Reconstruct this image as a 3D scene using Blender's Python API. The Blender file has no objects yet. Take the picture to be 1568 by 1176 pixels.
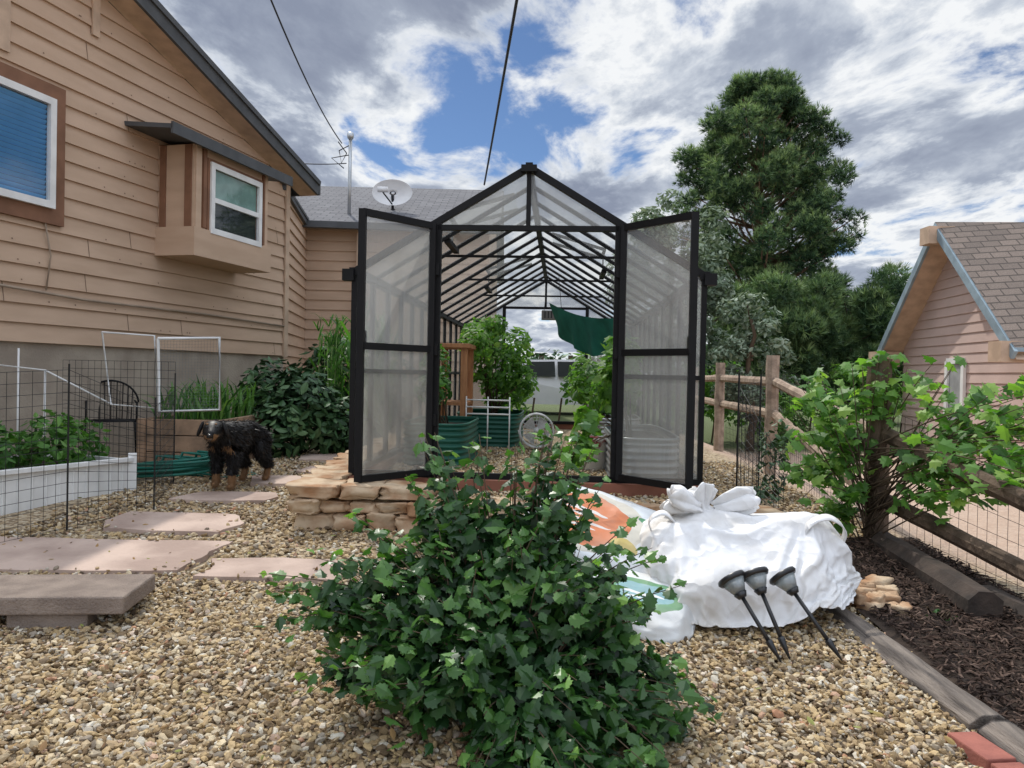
import bpy, math, random
import numpy as np
from mathutils import Vector, Matrix, noise
random.seed(7); rng=np.random.default_rng(7)
rad=math.radians
scene=bpy.context.scene
scene.view_settings.view_transform='Standard'
scene.view_settings.look='None'
scene.view_settings.exposure=0

# ------------------------------------------------------------------ helpers
def new_mat(name):
    m=bpy.data.materials.new(name); m.use_nodes=True
    nt=m.node_tree; nt.nodes.clear()
    return m,nt
def N(nt,t,**kw):
    n=nt.nodes.new(t)
    for k,v in kw.items(): setattr(n,k,v)
    return n
def mat(name,col,rough=.8,col2=None,scale=5,bump=0,bscale=60,metal=0,spec=.3,detail=4,lo=.35,hi=.65,stretch=(1,1,1)):
    m,nt=new_mat(name); L=nt.links.new
    out=N(nt,'ShaderNodeOutputMaterial'); p=N(nt,'ShaderNodeBsdfPrincipled')
    p.inputs['Roughness'].default_value=rough; p.inputs['Metallic'].default_value=metal
    p.inputs['Specular IOR Level'].default_value=spec
    L(p.outputs[0],out.inputs[0])
    tc=N(nt,'ShaderNodeTexCoord'); mp=N(nt,'ShaderNodeMapping'); mp.inputs['Scale'].default_value=stretch
    L(tc.outputs['Object'],mp.inputs[0])
    if col2 is None: col2=tuple(c*.75 for c in col)
    ns=N(nt,'ShaderNodeTexNoise'); ns.inputs['Scale'].default_value=scale; ns.inputs['Detail'].default_value=detail
    L(mp.outputs[0],ns.inputs['Vector'])
    cr=N(nt,'ShaderNodeValToRGB'); cr.color_ramp.elements[0].position=lo; cr.color_ramp.elements[1].position=hi
    cr.color_ramp.elements[0].color=(*col2,1); cr.color_ramp.elements[1].color=(*col,1)
    L(ns.outputs['Fac'],cr.inputs[0]); L(cr.outputs[0],p.inputs['Base Color'])
    if bump:
        n2=N(nt,'ShaderNodeTexNoise'); n2.inputs['Scale'].default_value=bscale; n2.inputs['Detail'].default_value=5
        L(mp.outputs[0],n2.inputs['Vector'])
        b=N(nt,'ShaderNodeBump'); b.inputs['Strength'].default_value=bump; b.inputs['Distance'].default_value=.01
        L(n2.outputs['Fac'],b.inputs['Height']); L(b.outputs[0],p.inputs['Normal'])
    return m
def ramp_mat(name,stops,rough=.6,trans=0,spec=.3,interp='LINEAR',tcol=None,bump=0):
    m,nt=new_mat(name); L=nt.links.new
    out=N(nt,'ShaderNodeOutputMaterial'); p=N(nt,'ShaderNodeBsdfPrincipled')
    p.inputs['Roughness'].default_value=rough; p.inputs['Specular IOR Level'].default_value=spec
    a=N(nt,'ShaderNodeAttribute'); a.attribute_name='rnd'
    cr=N(nt,'ShaderNodeValToRGB'); cr.color_ramp.interpolation=interp
    e=cr.color_ramp.elements
    e[0].position=stops[0][0]; e[0].color=(*stops[0][1],1)
    e[1].position=stops[-1][0]; e[1].color=(*stops[-1][1],1)
    for s in stops[1:-1]:
        x=e.new(s[0]); x.color=(*s[1],1)
    L(a.outputs['Fac'],cr.inputs[0]); L(cr.outputs[0],p.inputs['Base Color'])
    if bump:
        tc=N(nt,'ShaderNodeTexCoord'); n2=N(nt,'ShaderNodeTexNoise'); n2.inputs['Scale'].default_value=90
        L(tc.outputs['Object'],n2.inputs['Vector'])
        b=N(nt,'ShaderNodeBump'); b.inputs['Strength'].default_value=bump; b.inputs['Distance'].default_value=.01
        L(n2.outputs['Fac'],b.inputs['Height']); L(b.outputs[0],p.inputs['Normal'])
    if trans:
        t=N(nt,'ShaderNodeBsdfTranslucent'); mx=N(nt,'ShaderNodeMixShader'); mx.inputs[0].default_value=trans
        mu=N(nt,'ShaderNodeMix',data_type='RGBA',blend_type='MULTIPLY'); mu.inputs[0].default_value=1
        mu.inputs[7].default_value=(*(tcol or (1.6,1.9,.7)),1)
        L(cr.outputs[0],mu.inputs[6]); L(mu.outputs[2],t.inputs[0])
        L(p.outputs[0],mx.inputs[1]); L(t.outputs[0],mx.inputs[2]); L(mx.outputs[0],out.inputs[0])
    else: L(p.outputs[0],out.inputs[0])
    return m

def link(ob,parent=None):
    scene.collection.objects.link(ob)
    if parent: ob.parent=parent
    return ob
def empty(name,loc=(0,0,0),rz=0):
    e=bpy.data.objects.new(name,None); e.location=loc; e.rotation_euler=(0,0,rz); e.empty_display_size=.2
    return link(e)

class MB:
    def __init__(s): s.v=[];s.f=[];s.m=[]
    def add(s,vs,fs,mi=0):
        o=len(s.v); s.v+= [tuple(x) for x in vs]
        for f in fs: s.f.append(tuple(i+o for i in f)); s.m.append(mi)
    def poly(s,pts,mi=0): s.add(pts,[tuple(range(len(pts)))],mi)
    def box(s,c,sz,mi=0,rz=0,R=None):
        hx,hy,hz=sz[0]/2,sz[1]/2,sz[2]/2
        vs=[Vector((x*hx,y*hy,z*hz)) for x in(-1,1) for y in(-1,1) for z in(-1,1)]
        M=R if R is not None else Matrix.Rotation(rz,3,'Z')
        vs=[M@v+Vector(c) for v in vs]
        s.add(vs,[(0,1,3,2),(4,6,7,5),(0,4,5,1),(2,3,7,6),(0,2,6,4),(1,5,7,3)],mi)
    def beam(s,p,q,w,h,mi=0,up=(0,0,1)):
        p=Vector(p);q=Vector(q);d=(q-p).normalized();u=Vector(up)
        if abs(d.dot(u))>.98:u=Vector((0,1,0))
        r=d.cross(u).normalized();u=r.cross(d)
        vs=[]
        for c in(p,q):
            for a,b in((-1,-1),(1,-1),(1,1),(-1,1)): vs.append(c+r*a*w/2+u*b*h/2)
        s.add(vs,[(0,3,2,1),(4,5,6,7),(0,1,5,4),(1,2,6,5),(2,3,7,6),(3,0,4,7)],mi)
    def tube(s,pts,r,n=6,mi=0,cap=True):
        pts=[Vector(p) for p in pts]; rs=r if isinstance(r,(list,tuple)) else [r]*len(pts)
        vs=[]; ref=None
        for i,p in enumerate(pts):
            d=(pts[min(i+1,len(pts)-1)]-pts[max(i-1,0)])
            d=d.normalized() if d.length>0 else Vector((0,0,1))
            if ref is None:
                ref=Vector((0,0,1)) if abs(d.z)<.9 else Vector((1,0,0))
            a=d.cross(ref)
            if a.length<1e-4: a=d.cross(Vector((0,1,0)))
            a.normalize(); b=d.cross(a)
            for k in range(n):
                t=2*math.pi*k/n; vs.append(p+(a*math.cos(t)+b*math.sin(t))*rs[i])
        fs=[]
        for i in range(len(pts)-1):
            for k in range(n):
                k2=(k+1)%n; fs.append((i*n+k,i*n+k2,(i+1)*n+k2,(i+1)*n+k))
        if cap: fs.append(tuple(range(n))[::-1]); fs.append(tuple((len(pts)-1)*n+k for k in range(n)))
        s.add(vs,fs,mi)
    def blob(s,c,r,e=.5,nu=16,nv=10,amp=.1,ns=2,seed=0,R=None,mi=0,fn=None):
        M=R or Matrix.Identity(3); c=Vector(c); vs=[]
        pw=lambda x:math.copysign(abs(x)**e,x)
        sv=Vector((seed*3.7,seed*1.3,seed*.7))
        for j in range(nv+1):
            ph=-math.pi/2+math.pi*j/nv
            for i in range(nu):
                th=2*math.pi*i/nu
                p=Vector((pw(math.cos(ph))*pw(math.cos(th)),pw(math.cos(ph))*pw(math.sin(th)),pw(math.sin(ph))))
                k=1+amp*(noise.noise(p*ns+sv)+.5*noise.noise(p*ns*2.3+sv))
                p=p*k
                if fn: p=fn(p)
                vs.append(M@Vector((p.x*r[0],p.y*r[1],p.z*r[2]))+c)
        fs=[]
        for j in range(nv):
            for i in range(nu):
                i2=(i+1)%nu; fs.append((j*nu+i,j*nu+i2,(j+1)*nu+i2,(j+1)*nu+i))
        s.add(vs,fs,mi)
    def build(s,name,mats,parent=None,smooth=False,bevel=0):
        me=bpy.data.meshes.new(name); me.from_pydata(s.v,[],s.f)
        if not isinstance(mats,(list,tuple)): mats=[mats]
        for m in mats: me.materials.append(m)
        me.polygons.foreach_set('material_index',s.m)
        if smooth: me.polygons.foreach_set('use_smooth',[True]*len(s.f))
        me.update()
        ob=bpy.data.objects.new(name,me); link(ob,parent)
        if bevel:
            b=ob.modifiers.new('b','BEVEL'); b.width=bevel; b.segments=2; b.limit_method='ANGLE'
        return ob

def unit(v): return v/np.maximum(np.linalg.norm(v,axis=-1,keepdims=True),1e-9)
def basis(n,spin):
    n=unit(n); a=np.where(np.abs(n[:,2:3])<.9,np.array([[0,0,1.]]),np.array([[1.,0,0]]))
    t=unit(np.cross(a,n)); b=np.cross(n,t)
    c,s=np.cos(spin)[:,None],np.sin(spin)[:,None]
    return np.stack([t*c+b*s,-t*s+b*c,n],axis=2)
def scatter(name,tv,tf,pos,R,scl,rnd,m,parent=None,smooth=False):
    tv=np.array(tv,float); tf=np.array(tf); n=len(pos); nv=len(tv)
    if scl.ndim==1: scl=np.repeat(scl[:,None],3,1)
    P=tv[None]*scl[:,None,:]
    V=np.einsum('nij,nvj->nvi',R,P)+pos[:,None,:]
    F=(tf[None]+np.arange(n)[:,None,None]*nv)
    k=tf.shape[1]; nf=n*len(tf)
    me=bpy.data.meshes.new(name)
    me.vertices.add(n*nv); me.vertices.foreach_set('co',V.astype(np.float32).ravel())
    me.loops.add(nf*k); me.loops.foreach_set('vertex_index',F.astype(np.int32).ravel())
    me.polygons.add(nf); me.polygons.foreach_set('loop_start',np.arange(nf,dtype=np.int32)*k)
    me.polygons.foreach_set('use_smooth',np.full(nf,smooth))
    me.update(calc_edges=True)
    at=me.attributes.new('rnd','FLOAT','POINT'); at.data.foreach_set('value',np.repeat(rnd,nv).astype(np.float32))
    me.materials.append(m)
    ob=bpy.data.objects.new(name,me); return link(ob,parent)

# leaf templates (triangles)
def leaf_lobed():
    out=[(0,-.5),(.22,-.42),(.46,-.44),(.36,-.2),(.56,.06),(.3,.12),(.32,.38),(.15,.38),(0,.72),(-.15,.38),(-.32,.38),(-.3,.12),(-.56,.06),(-.36,-.2),(-.46,-.44),(-.22,-.42)]
    v=[(0,-.1,0.0)]+[(x,y,-.34*abs(x)-.22*max(y,0)) for x,y in out]
    n=len(out); f=[(0,i+1,(i+1)%n+1) for i in range(n)]
    return v,f
def leaf_shrub():
    out=[(0,-.48),(.16,-.40),(.30,-.36),(.28,-.22),(.44,-.10),(.38,.0),(.46,.14),(.28,.12),(.24,.26),(.20,.40),(.10,.44),(.08,.58),(0,.74)]
    full=out+[(-x,y) for x,y in out[-2:0:-1]]
    v=[(0,-.2,0.0),(0,.25,-.02)]+[(x,y,-.38*abs(x)-.30*max(y-.1,0)**1.3) for x,y in full]
    n=len(full); f=[]
    for i in range(n):
        a,b=i,(i+1)%n; ym=(full[a][1]+full[b][1])/2
        f.append(((1 if ym>.05 else 0),a+2,b+2))
    for i in range(n):
        a,b=i,(i+1)%n
        ya=(full[a][1]+full[b][1])/2; nb_=(b+1)%n; yb=(full[b][1]+full[nb_][1])/2
        if (ya>.05)!=(yb>.05): f.append((0,b+2,1) if full[b][0]>0 else (0,1,b+2))
    return v,f
def leaf_oval():
    out=[(0,-.5),(.2,-.25),(.26,.05),(.15,.35),(0,.6),(-.15,.35),(-.26,.05),(-.2,-.25)]
    v=[(0,0,0.0)]+[(x,y,-.35*abs(x)-.1*y*y) for x,y in out]
    n=len(out); return v,[(0,i+1,(i+1)%n+1) for i in range(n)]
def leaf_quad():
    return [(0,-.5,0),(.28,0,-.06),(0,.5,0),(-.28,0,-.06)],[(0,1,2),(0,2,3)]
def tuft(nn=11,w=.05):
    v=[];f=[];r=random.Random(3)
    for i in range(nn):
        a=2*math.pi*i/nn+r.uniform(-.3,.3); el=r.uniform(.1,1.4)
        d=Vector((math.cos(a)*math.cos(el),math.sin(a)*math.cos(el),math.sin(el)))*r.uniform(.75,1)
        s=Vector((-math.sin(a),math.cos(a),0))*w
        o=len(v); v+=[tuple(-s),tuple(s),tuple(d)]; f.append((o,o+1,o+2))
    return v,f
def blade():
    v=[(-.05,0,0),(.05,0,0),(.07,0.05,.4),(-.07,.05,.4),(.05,.25,.8),(-.05,.25,.8),(0,.55,.95)]
    return v,[(0,1,2),(0,2,3),(3,2,4),(3,4,5),(5,4,6)]
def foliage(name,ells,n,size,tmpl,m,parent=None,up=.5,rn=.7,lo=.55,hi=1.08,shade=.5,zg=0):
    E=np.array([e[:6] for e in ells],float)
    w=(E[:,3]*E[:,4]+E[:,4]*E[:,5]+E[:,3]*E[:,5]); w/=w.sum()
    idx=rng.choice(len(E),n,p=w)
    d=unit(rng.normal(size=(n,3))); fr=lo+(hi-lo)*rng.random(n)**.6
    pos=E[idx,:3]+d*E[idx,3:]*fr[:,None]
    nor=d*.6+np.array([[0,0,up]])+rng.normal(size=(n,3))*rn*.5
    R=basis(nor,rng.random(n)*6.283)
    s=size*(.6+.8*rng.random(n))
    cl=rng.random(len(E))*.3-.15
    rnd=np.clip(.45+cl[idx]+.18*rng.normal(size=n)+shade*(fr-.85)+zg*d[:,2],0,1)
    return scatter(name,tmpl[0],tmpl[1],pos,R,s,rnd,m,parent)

def smooth(a,b,x):
    t=min(max((x-a)/(b-a),0),1); return t*t*(3-2*t)
def H(x,y):
    b=.07*min(max(y-2,0),4)+.012*min(max(y-6,0),9)
    s=smooth(2.8,4.2,x)
    return b*(1-s)-.02*s
PAD=(-1.44,1.70,5.50,14.2,.44)

# ------------------------------------------------------------------ materials
M_black=mat('black_aluminium',(.008,.008,.009),.5,spec=.18)
M_siding=mat('tan_siding',(.56,.40,.285),.75,(.49,.345,.24),1.3,bump=.2,bscale=40,stretch=(1,1,5),detail=7)
M_trim=mat('tan_trim',(.58,.42,.30),.7)
M_brown=mat('brown_trim',(.24,.12,.07),.7)
M_grey=mat('grey_fascia',(.085,.09,.095),.6)
M_white=mat('white_vinyl',(.8,.8,.78),.5,(.68,.68,.66))
M_stucco=mat('stucco_foundation',(.40,.34,.27),.95,(.30,.25,.20),3,bump=.8,bscale=50)
M_glass,nt=new_mat('window_glass')
o=N(nt,'ShaderNodeOutputMaterial');a=N(nt,'ShaderNodeBsdfTransparent');g=N(nt,'ShaderNodeBsdfGlossy');g.inputs['Roughness'].default_value=.02
mx=N(nt,'ShaderNodeMixShader');mx.inputs[0].default_value=.10;a.inputs[0].default_value=(.9,.95,1,1)
nt.links.new(a.outputs[0],mx.inputs[1]);nt.links.new(g.outputs[0],mx.inputs[2]);nt.links.new(mx.outputs[0],o.inputs[0])
M_blind=mat('blue_blinds',(.09,.40,.74),.4,(.07,.36,.68))
M_dark=mat('dark_interior',(.02,.025,.02),.6)
M_greenblind=mat('green_blind',(.25,.38,.30),.6)

def shingle(name,c1,c2,rz=0):
    m,nt=new_mat(name); L=nt.links.new
    out=N(nt,'ShaderNodeOutputMaterial'); p=N(nt,'ShaderNodeBsdfPrincipled'); p.inputs['Roughness'].default_value=.95
    tc=N(nt,'ShaderNodeTexCoord'); mp=N(nt,'ShaderNodeMapping'); mp.inputs['Rotation'].default_value=(0,0,rz)
    br=N(nt,'ShaderNodeTexBrick'); br.inputs['Scale'].default_value=1; br.inputs['Brick Width'].default_value=.3; br.inputs['Row Height'].default_value=.13
    br.inputs['Color1'].default_value=(*c1,1); br.inputs['Color2'].default_value=(*c2,1); br.inputs['Mortar'].default_value=(c2[0]*.5,c2[1]*.5,c2[2]*.5,1)
    br.inputs['Mortar Size'].default_value=.012
    ns=N(nt,'ShaderNodeTexNoise'); ns.inputs['Scale'].default_value=60
    mxx=N(nt,'ShaderNodeMix',data_type='RGBA',blend_type='OVERLAY'); mxx.inputs[0].default_value=.6
    L(tc.outputs['Object'],mp.inputs[0]);L(mp.outputs[0],br.inputs['Vector']);L(tc.outputs['Object'],ns.inputs['Vector'])
    L(br.outputs[0],mxx.inputs[6]);L(ns.outputs['Fac'],mxx.inputs[7]);L(mxx.outputs[2],p.inputs['Base Color']);L(p.outputs[0],out.inputs[0])
    return m
M_shg=shingle('grey_shingles',(.15,.15,.16),(.10,.10,.11))
M_shb=shingle('brown_shingles',(.21,.165,.135),(.15,.12,.10))
M_wood=mat('weathered_wood',(.15,.105,.075),.9,(.07,.05,.035),9,bump=.9,bscale=40,detail=8)
M_railw=mat('fence_rail_wood',(.42,.32,.24),.9,(.22,.16,.12),9,bump=.8,bscale=40,detail=8)
M_darkwood=mat('dark_timber',(.07,.052,.042),.9,(.035,.028,.024),8,bump=.7,bscale=30)
M_greytimber=mat('grey_timber',(.22,.185,.155),.95,(.08,.068,.06),12,bump=1,bscale=50,stretch=(2.5,.25,2.5),detail=8)
M_orangewood=mat('cedar_wood',(.45,.22,.10),.7,(.33,.15,.07),6,stretch=(4,4,1))
M_redbase=mat('composite_base',(.25,.10,.065),.7,(.20,.08,.05))
M_stone=mat('sandstone',(.52,.40,.27),.9,(.34,.19,.10),5,bump=1,bscale=18,detail=8,lo=.38,hi=.6)
M_flag=mat('flagstone',(.52,.40,.33),.9,(.34,.25,.205),2.2,bump=.8,bscale=18,detail=10,lo=.36,hi=.6)
M_concrete=mat('concrete_block',(.28,.225,.185),.95,(.19,.15,.125),8,bump=1,bscale=90)
M_galv=mat('galvanised_metal',(.50,.52,.53),.35,(.42,.44,.45),3,metal=.8,spec=.5)
M_greenmetal=mat('green_metal',(.02,.12,.085),.4,(.015,.10,.07))
M_soil=mat('soil',(.05,.035,.025),1,(.03,.02,.015),20,bump=1,bscale=40)
M_wire=mat('black_wire',(.015,.015,.015),.5)
M_cable=mat('cable',(.03,.03,.035),.5)
M_hose=mat('green_hose',(.02,.16,.12),.4)

LOB=leaf_lobed(); SHL=leaf_shrub(); OV=leaf_oval(); LQ=leaf_quad(); TU=tuft(); BL=blade()
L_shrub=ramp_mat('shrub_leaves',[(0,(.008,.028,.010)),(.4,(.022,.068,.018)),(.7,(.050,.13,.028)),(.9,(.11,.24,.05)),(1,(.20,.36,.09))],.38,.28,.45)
L_grape=ramp_mat('grape_leaves',[(0,(.04,.11,.02)),(.5,(.11,.24,.05)),(1,(.26,.40,.09))],.5,.4,.35)
L_tom=ramp_mat('garden_leaves',[(0,(.025,.08,.02)),(.5,(.07,.18,.035)),(1,(.17,.31,.08))],.5,.3,.3)
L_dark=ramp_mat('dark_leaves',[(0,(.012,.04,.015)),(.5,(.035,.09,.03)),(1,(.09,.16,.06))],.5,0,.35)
L_silver=ramp_mat('silver_leaves',[(0,(.08,.12,.08)),(.5,(.19,.25,.17)),(1,(.38,.44,.34))],.7,.2,.2,tcol=(1.1,1.2,.8))
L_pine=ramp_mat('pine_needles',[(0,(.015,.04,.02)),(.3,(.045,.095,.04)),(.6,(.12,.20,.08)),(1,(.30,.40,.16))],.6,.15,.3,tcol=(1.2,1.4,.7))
M_bark=mat('pine_bark',(.26,.15,.10),.95,(.12,.075,.055),8,bump=1,bscale=12)
M_twig=mat('twig_bark',(.10,.07,.045),.9)

# ------------------------------------------------------------------ ground
def axis(lo,hi,step,far):
    a=list(np.arange(lo,hi+1e-6,step)); s=step; x=a[-1]; 
    while x<far: s*=1.35; x+=s; a.append(x)
    s=step; x=a[0]
    while x>-far: s*=1.35; x-=s; a.insert(0,x)
    return a
xs=axis(-8,8,.2,700); ys=axis(0,18,.2,700)
mb=MB(); vs=[(x,y,H(x,y)+.012*noise.noise(Vector((x*1.3,y*1.3,0)))) for y in ys for x in xs]
nx=len(xs); mb.add(vs,[(j*nx+i,j*nx+i+1,(j+1)*nx+i+1,(j+1)*nx+i) for j in range(len(ys)-1) for i in range(nx-1)])
def ground_mat():
    m,nt=new_mat('gravel_ground'); L=nt.links.new
    out=N(nt,'ShaderNodeOutputMaterial'); p=N(nt,'ShaderNodeBsdfPrincipled'); p.inputs['Roughness'].default_value=.95
    tc=N(nt,'ShaderNodeTexCoord')
    vo=N(nt,'ShaderNodeTexVoronoi'); vo.inputs['Scale'].default_value=38
    L(tc.outputs['Object'],vo.inputs['Vector'])
    sp=N(nt,'ShaderNodeSeparateColor'); L(vo.outputs['Color'],sp.inputs[0])
    cr=N(nt,'ShaderNodeValToRGB'); e=cr.color_ramp.elements
    e[0].color=(.13,.09,.055,1); e[1].color=(.50,.42,.30,1); x=e.new(.5); x.color=(.34,.25,.145,1)
    L(sp.outputs[0],cr.inputs[0])
    sx=N(nt,'ShaderNodeSeparateXYZ'); L(tc.outputs['Object'],sx.inputs[0])
    nz=N(nt,'ShaderNodeTexNoise'); nz.inputs['Scale'].default_value=.8; nz.inputs['Detail'].default_value=6
    L(tc.outputs['Object'],nz.inputs['Vector'])
    ad=N(nt,'ShaderNodeMath',operation='ADD'); L(sx.outputs[0],ad.inputs[0]); L(nz.outputs['Fac'],ad.inputs[1])
    mr=N(nt,'ShaderNodeMapRange'); mr.inputs[1].default_value=3.2; mr.inputs[2].default_value=3.5; L(ad.outputs[0],mr.inputs[0])
    d=N(nt,'ShaderNodeValToRGB'); d.color_ramp.elements[0].color=(.36,.24,.17,1); d.color_ramp.elements[1].color=(.50,.38,.29,1)
    n3=N(nt,'ShaderNodeTexNoise'); n3.inputs['Scale'].default_value=9; L(tc.outputs['Object'],n3.inputs['Vector']); L(n3.outputs['Fac'],d.inputs[0])
    m1=N(nt,'ShaderNodeMix',data_type='RGBA'); L(mr.outputs[0],m1.inputs[0]); L(cr.outputs[0],m1.inputs[6]); L(d.outputs[0],m1.inputs[7])
    my=N(nt,'ShaderNodeMapRange'); my.inputs[1].default_value=14.5; my.inputs[2].default_value=16
    ad2=N(nt,'ShaderNodeMath',operation='ADD'); L(sx.outputs[1],ad2.inputs[0]); L(nz.outputs['Fac'],ad2.inputs[1]); L(ad2.outputs[0],my.inputs[0])
    m2=N(nt,'ShaderNodeMix',data_type='RGBA'); L(my.outputs[0],m2.inputs[0]); L(m1.outputs[2],m2.inputs[6]); m2.inputs[7].default_value=(.10,.13,.045,1)
    L(m2.outputs[2],p.inputs['Base Color'])
    b=N(nt,'ShaderNodeBump'); b.inputs['Strength'].default_value=.8; b.inputs['Distance'].default_value=.02; b.invert=True
    L(vo.outputs['Distance'],b.inputs['Height']); L(b.outputs[0],p.inputs['Normal']); L(p.outputs[0],out.inputs[0])
    return m
M_ground=ground_mat()
mb.build('ground',M_ground,None,True)
mb=MB(); x0,x1,y0,y1,pz=PAD
mb.box(((x0+x1)/2,(y0+y1)/2,pz-.25),(x1-x0,y1-y0,.5)); 
pad=mb.build('gravel_terrace',M_ground,None)

# flagstones ---------------------------------------------------------
FL=[(-2.35,5.42,.44,.26),(-2.6,4.66,.85,.33),(-1.35,4.46,.42,.19),(-2.30,6.30,.40,.22),(-2.1,7.2,.36,.26),(-1.85,8.0,.32,.25),(-2.1,9.0,.4,.3)]
fp=empty('flagstone_path')
for i,(cx,cy,rx,ry) in enumerate(FL):
    r=random.Random(i*3+8); mb=MB(); pts=[]
    cor=[(-1,-1),(-.2,-1.05),(1,-.95),(1.05,.1),(.95,1),(.1,1.04),(-.9,.95),(-1.05,0)]
    cp=[((a+r.uniform(-.15,.15))*rx*.92+b*ry*.18*(1 if i%2 else -1),(b+r.uniform(-.14,.14))*ry*.92) for a,b in cor]
    for q in range(8):
        a=cp[q]; b=cp[(q+1)%8]
        for s_ in range(5):
            t=s_/5; x=a[0]+(b[0]-a[0])*t; y=a[1]+(b[1]-a[1])*t
            k_=1+.05*noise.noise(Vector((x*7,y*7,i)))+.03*noise.noise(Vector((x*19,y*19,i)))
            pts.append((cx+x*k_,cy+y*k_))
    n=len(pts)
    top=[(x,y,H(x,y)+.030+.006*noise.noise(Vector((x*3,y*3,1)))) for x,y in pts]; bot=[(x,y,H(x,y)-.03) for x,y in pts]
    cen=(cx,cy,H(cx,cy)+.032)
    mb.add(top+bot+[cen],[(k,(k+1)%n,2*n) for k in range(n)]+[(k,k+n,(k+1)%n+n,(k+1)%n) for k in range(n)])
    mb.build('flagstone_slab',M_flag,fp)

# pebbles ------------------------------------------------------------
import bmesh
bm=bmesh.new(); bmesh.ops.create_icosphere(bm,subdivisions=1,radius=1)
rr_=random.Random(2)
ICO=([tuple(v.co*rr_.uniform(.72,1.2)) for v in bm.verts],[tuple(v.index for v in f.verts) for f in bm.faces]); bm.free()
def pebbles(n,ylo,yhi,r0,r1):
    y=np.sqrt(rng.random(n)*(yhi**2-ylo**2)+ylo**2); x=(rng.random(n)*2-1)*(.80*y+.1)
    keep=(x<2.75)
    keep&=~((x>1.85)&(y<5.3))
    keep&=~((x<-3.3)&(y>5.2))
    strag=rng.random(n)<.04
    for (cx,cy,rx,ry) in FL: keep&=~((abs((x-cx)/rx)**4+abs((y-cy)/ry)**4)<np.where(strag,.45,.78))
    x=x[keep]; y=y[keep]
    inpad=(x>x0)&(x<x1)&(y>y0)
    z=np.array([H(a,b) for a,b in zip(x,y)]); z=np.where(inpad,pz,z)
    for (cx,cy,rx,ry) in FL: z=np.where((abs((x-cx)/rx)**4+abs((y-cy)/ry)**4)<.8,z+.025,z)
    m=len(x); r=r0+(r1-r0)*rng.random(m)**1.7
    pos=np.stack([x,y,z+r*.25+.012*rng.random(m)],1)
    nor=rng.normal(size=(m,3))*.5+np.array([[0,0,1.]])
    scl=np.stack([r*(.9+.7*rng.random(m)),r*(.6+.4*rng.random(m)),r*(.35+.35*rng.random(m))],1)
    rnd=rng.random(m)
    return pos,basis(nor,rng.random(m)*6.28),scl,rnd
A=pebbles(56000,1.9,4.6,.007,.020); B=pebbles(62000,4.6,9.5,.010,.022)
M_peb=ramp_mat('pebbles',[(0,(.075,.05,.03)),(.18,(.23,.155,.08)),(.35,(.46,.335,.17)),(.55,(.34,.24,.13)),(.7,(.56,.46,.30)),(.85,(.24,.195,.145)),(.95,(.65,.60,.49)),(1,(.38,.18,.09))],.7,0,.35,bump=.3)
scatter('gravel',ICO[0],ICO[1],*[np.concatenate([a,b]) for a,b in zip(A,B)],M_peb,None,False)
n=620; y=2.1+4*rng.random(n); x=(rng.random(n)*2-1)*.75*y; k_=(x<1.6); x=x[k_];y=y[k_]; n=len(x)
z=np.array([.47 if (a>x0 and a<x1 and b>y0) else H(a,b)+.035 for a,b in zip(x,y)])
scatter('fallen_leaves',OV[0],OV[1],np.stack([x,y,z],1),basis(rng.normal(size=(n,3))*.4+[0,0,1],rng.random(n)*6.3),.015+.03*rng.random(n),rng.random(n),ramp_mat('dry_leaf',[(0,(.12,.06,.03)),(.6,(.32,.20,.08)),(1,(.22,.25,.07))],.8))

# ------------------------------------------------------------------ stone retaining edge
wall=empty('stone_retaining_wall'); r=random.Random(11); mb=MB()
k=0
def stone(x,y,z,sx,sy,sz,rz):
    global k; k+=1
    mb.blob((x,y,z),(sx/2,sy/2,sz/2),.28,30,18,.34,1.5,k,Matrix.Rotation(rz,3,'Z')@Matrix.Rotation(r.uniform(-.05,.05),3,'Y'))
def course(zc,h,y_,dep,xa,xb,wmin,wmax):
    x=xa
    while x<xb:
        w=r.uniform(wmin,wmax); hh=h*r.uniform(.75,1.1)
        stone(x+w/2,y_+r.uniform(-.05,.05),zc+(hh-h)/2,w*1.02,dep*r.uniform(.85,1.15),hh,r.uniform(-.18,.18)); x+=w
course(.29,.12,5.50,.30,-1.50,1.75,.18,.40); course(.40,.10,5.52,.32,-1.52,1.8,.16,.38)
course(.50,.09,5.56,.34,-1.54,-.8,.20,.42); 
y=5.8
while y<10:
    w=r.uniform(.3,.5); stone(-1.48+r.uniform(-.05,.05),y+w/2,.34,.30,w,.20,r.uniform(-.15,.15)); stone(-1.46+r.uniform(-.05,.05),y+w/2,.50,.32,w*.95,.10,r.uniform(-.25,.25)); y+=w
mb.build('wall_stones',M_stone,wall,True)

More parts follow.
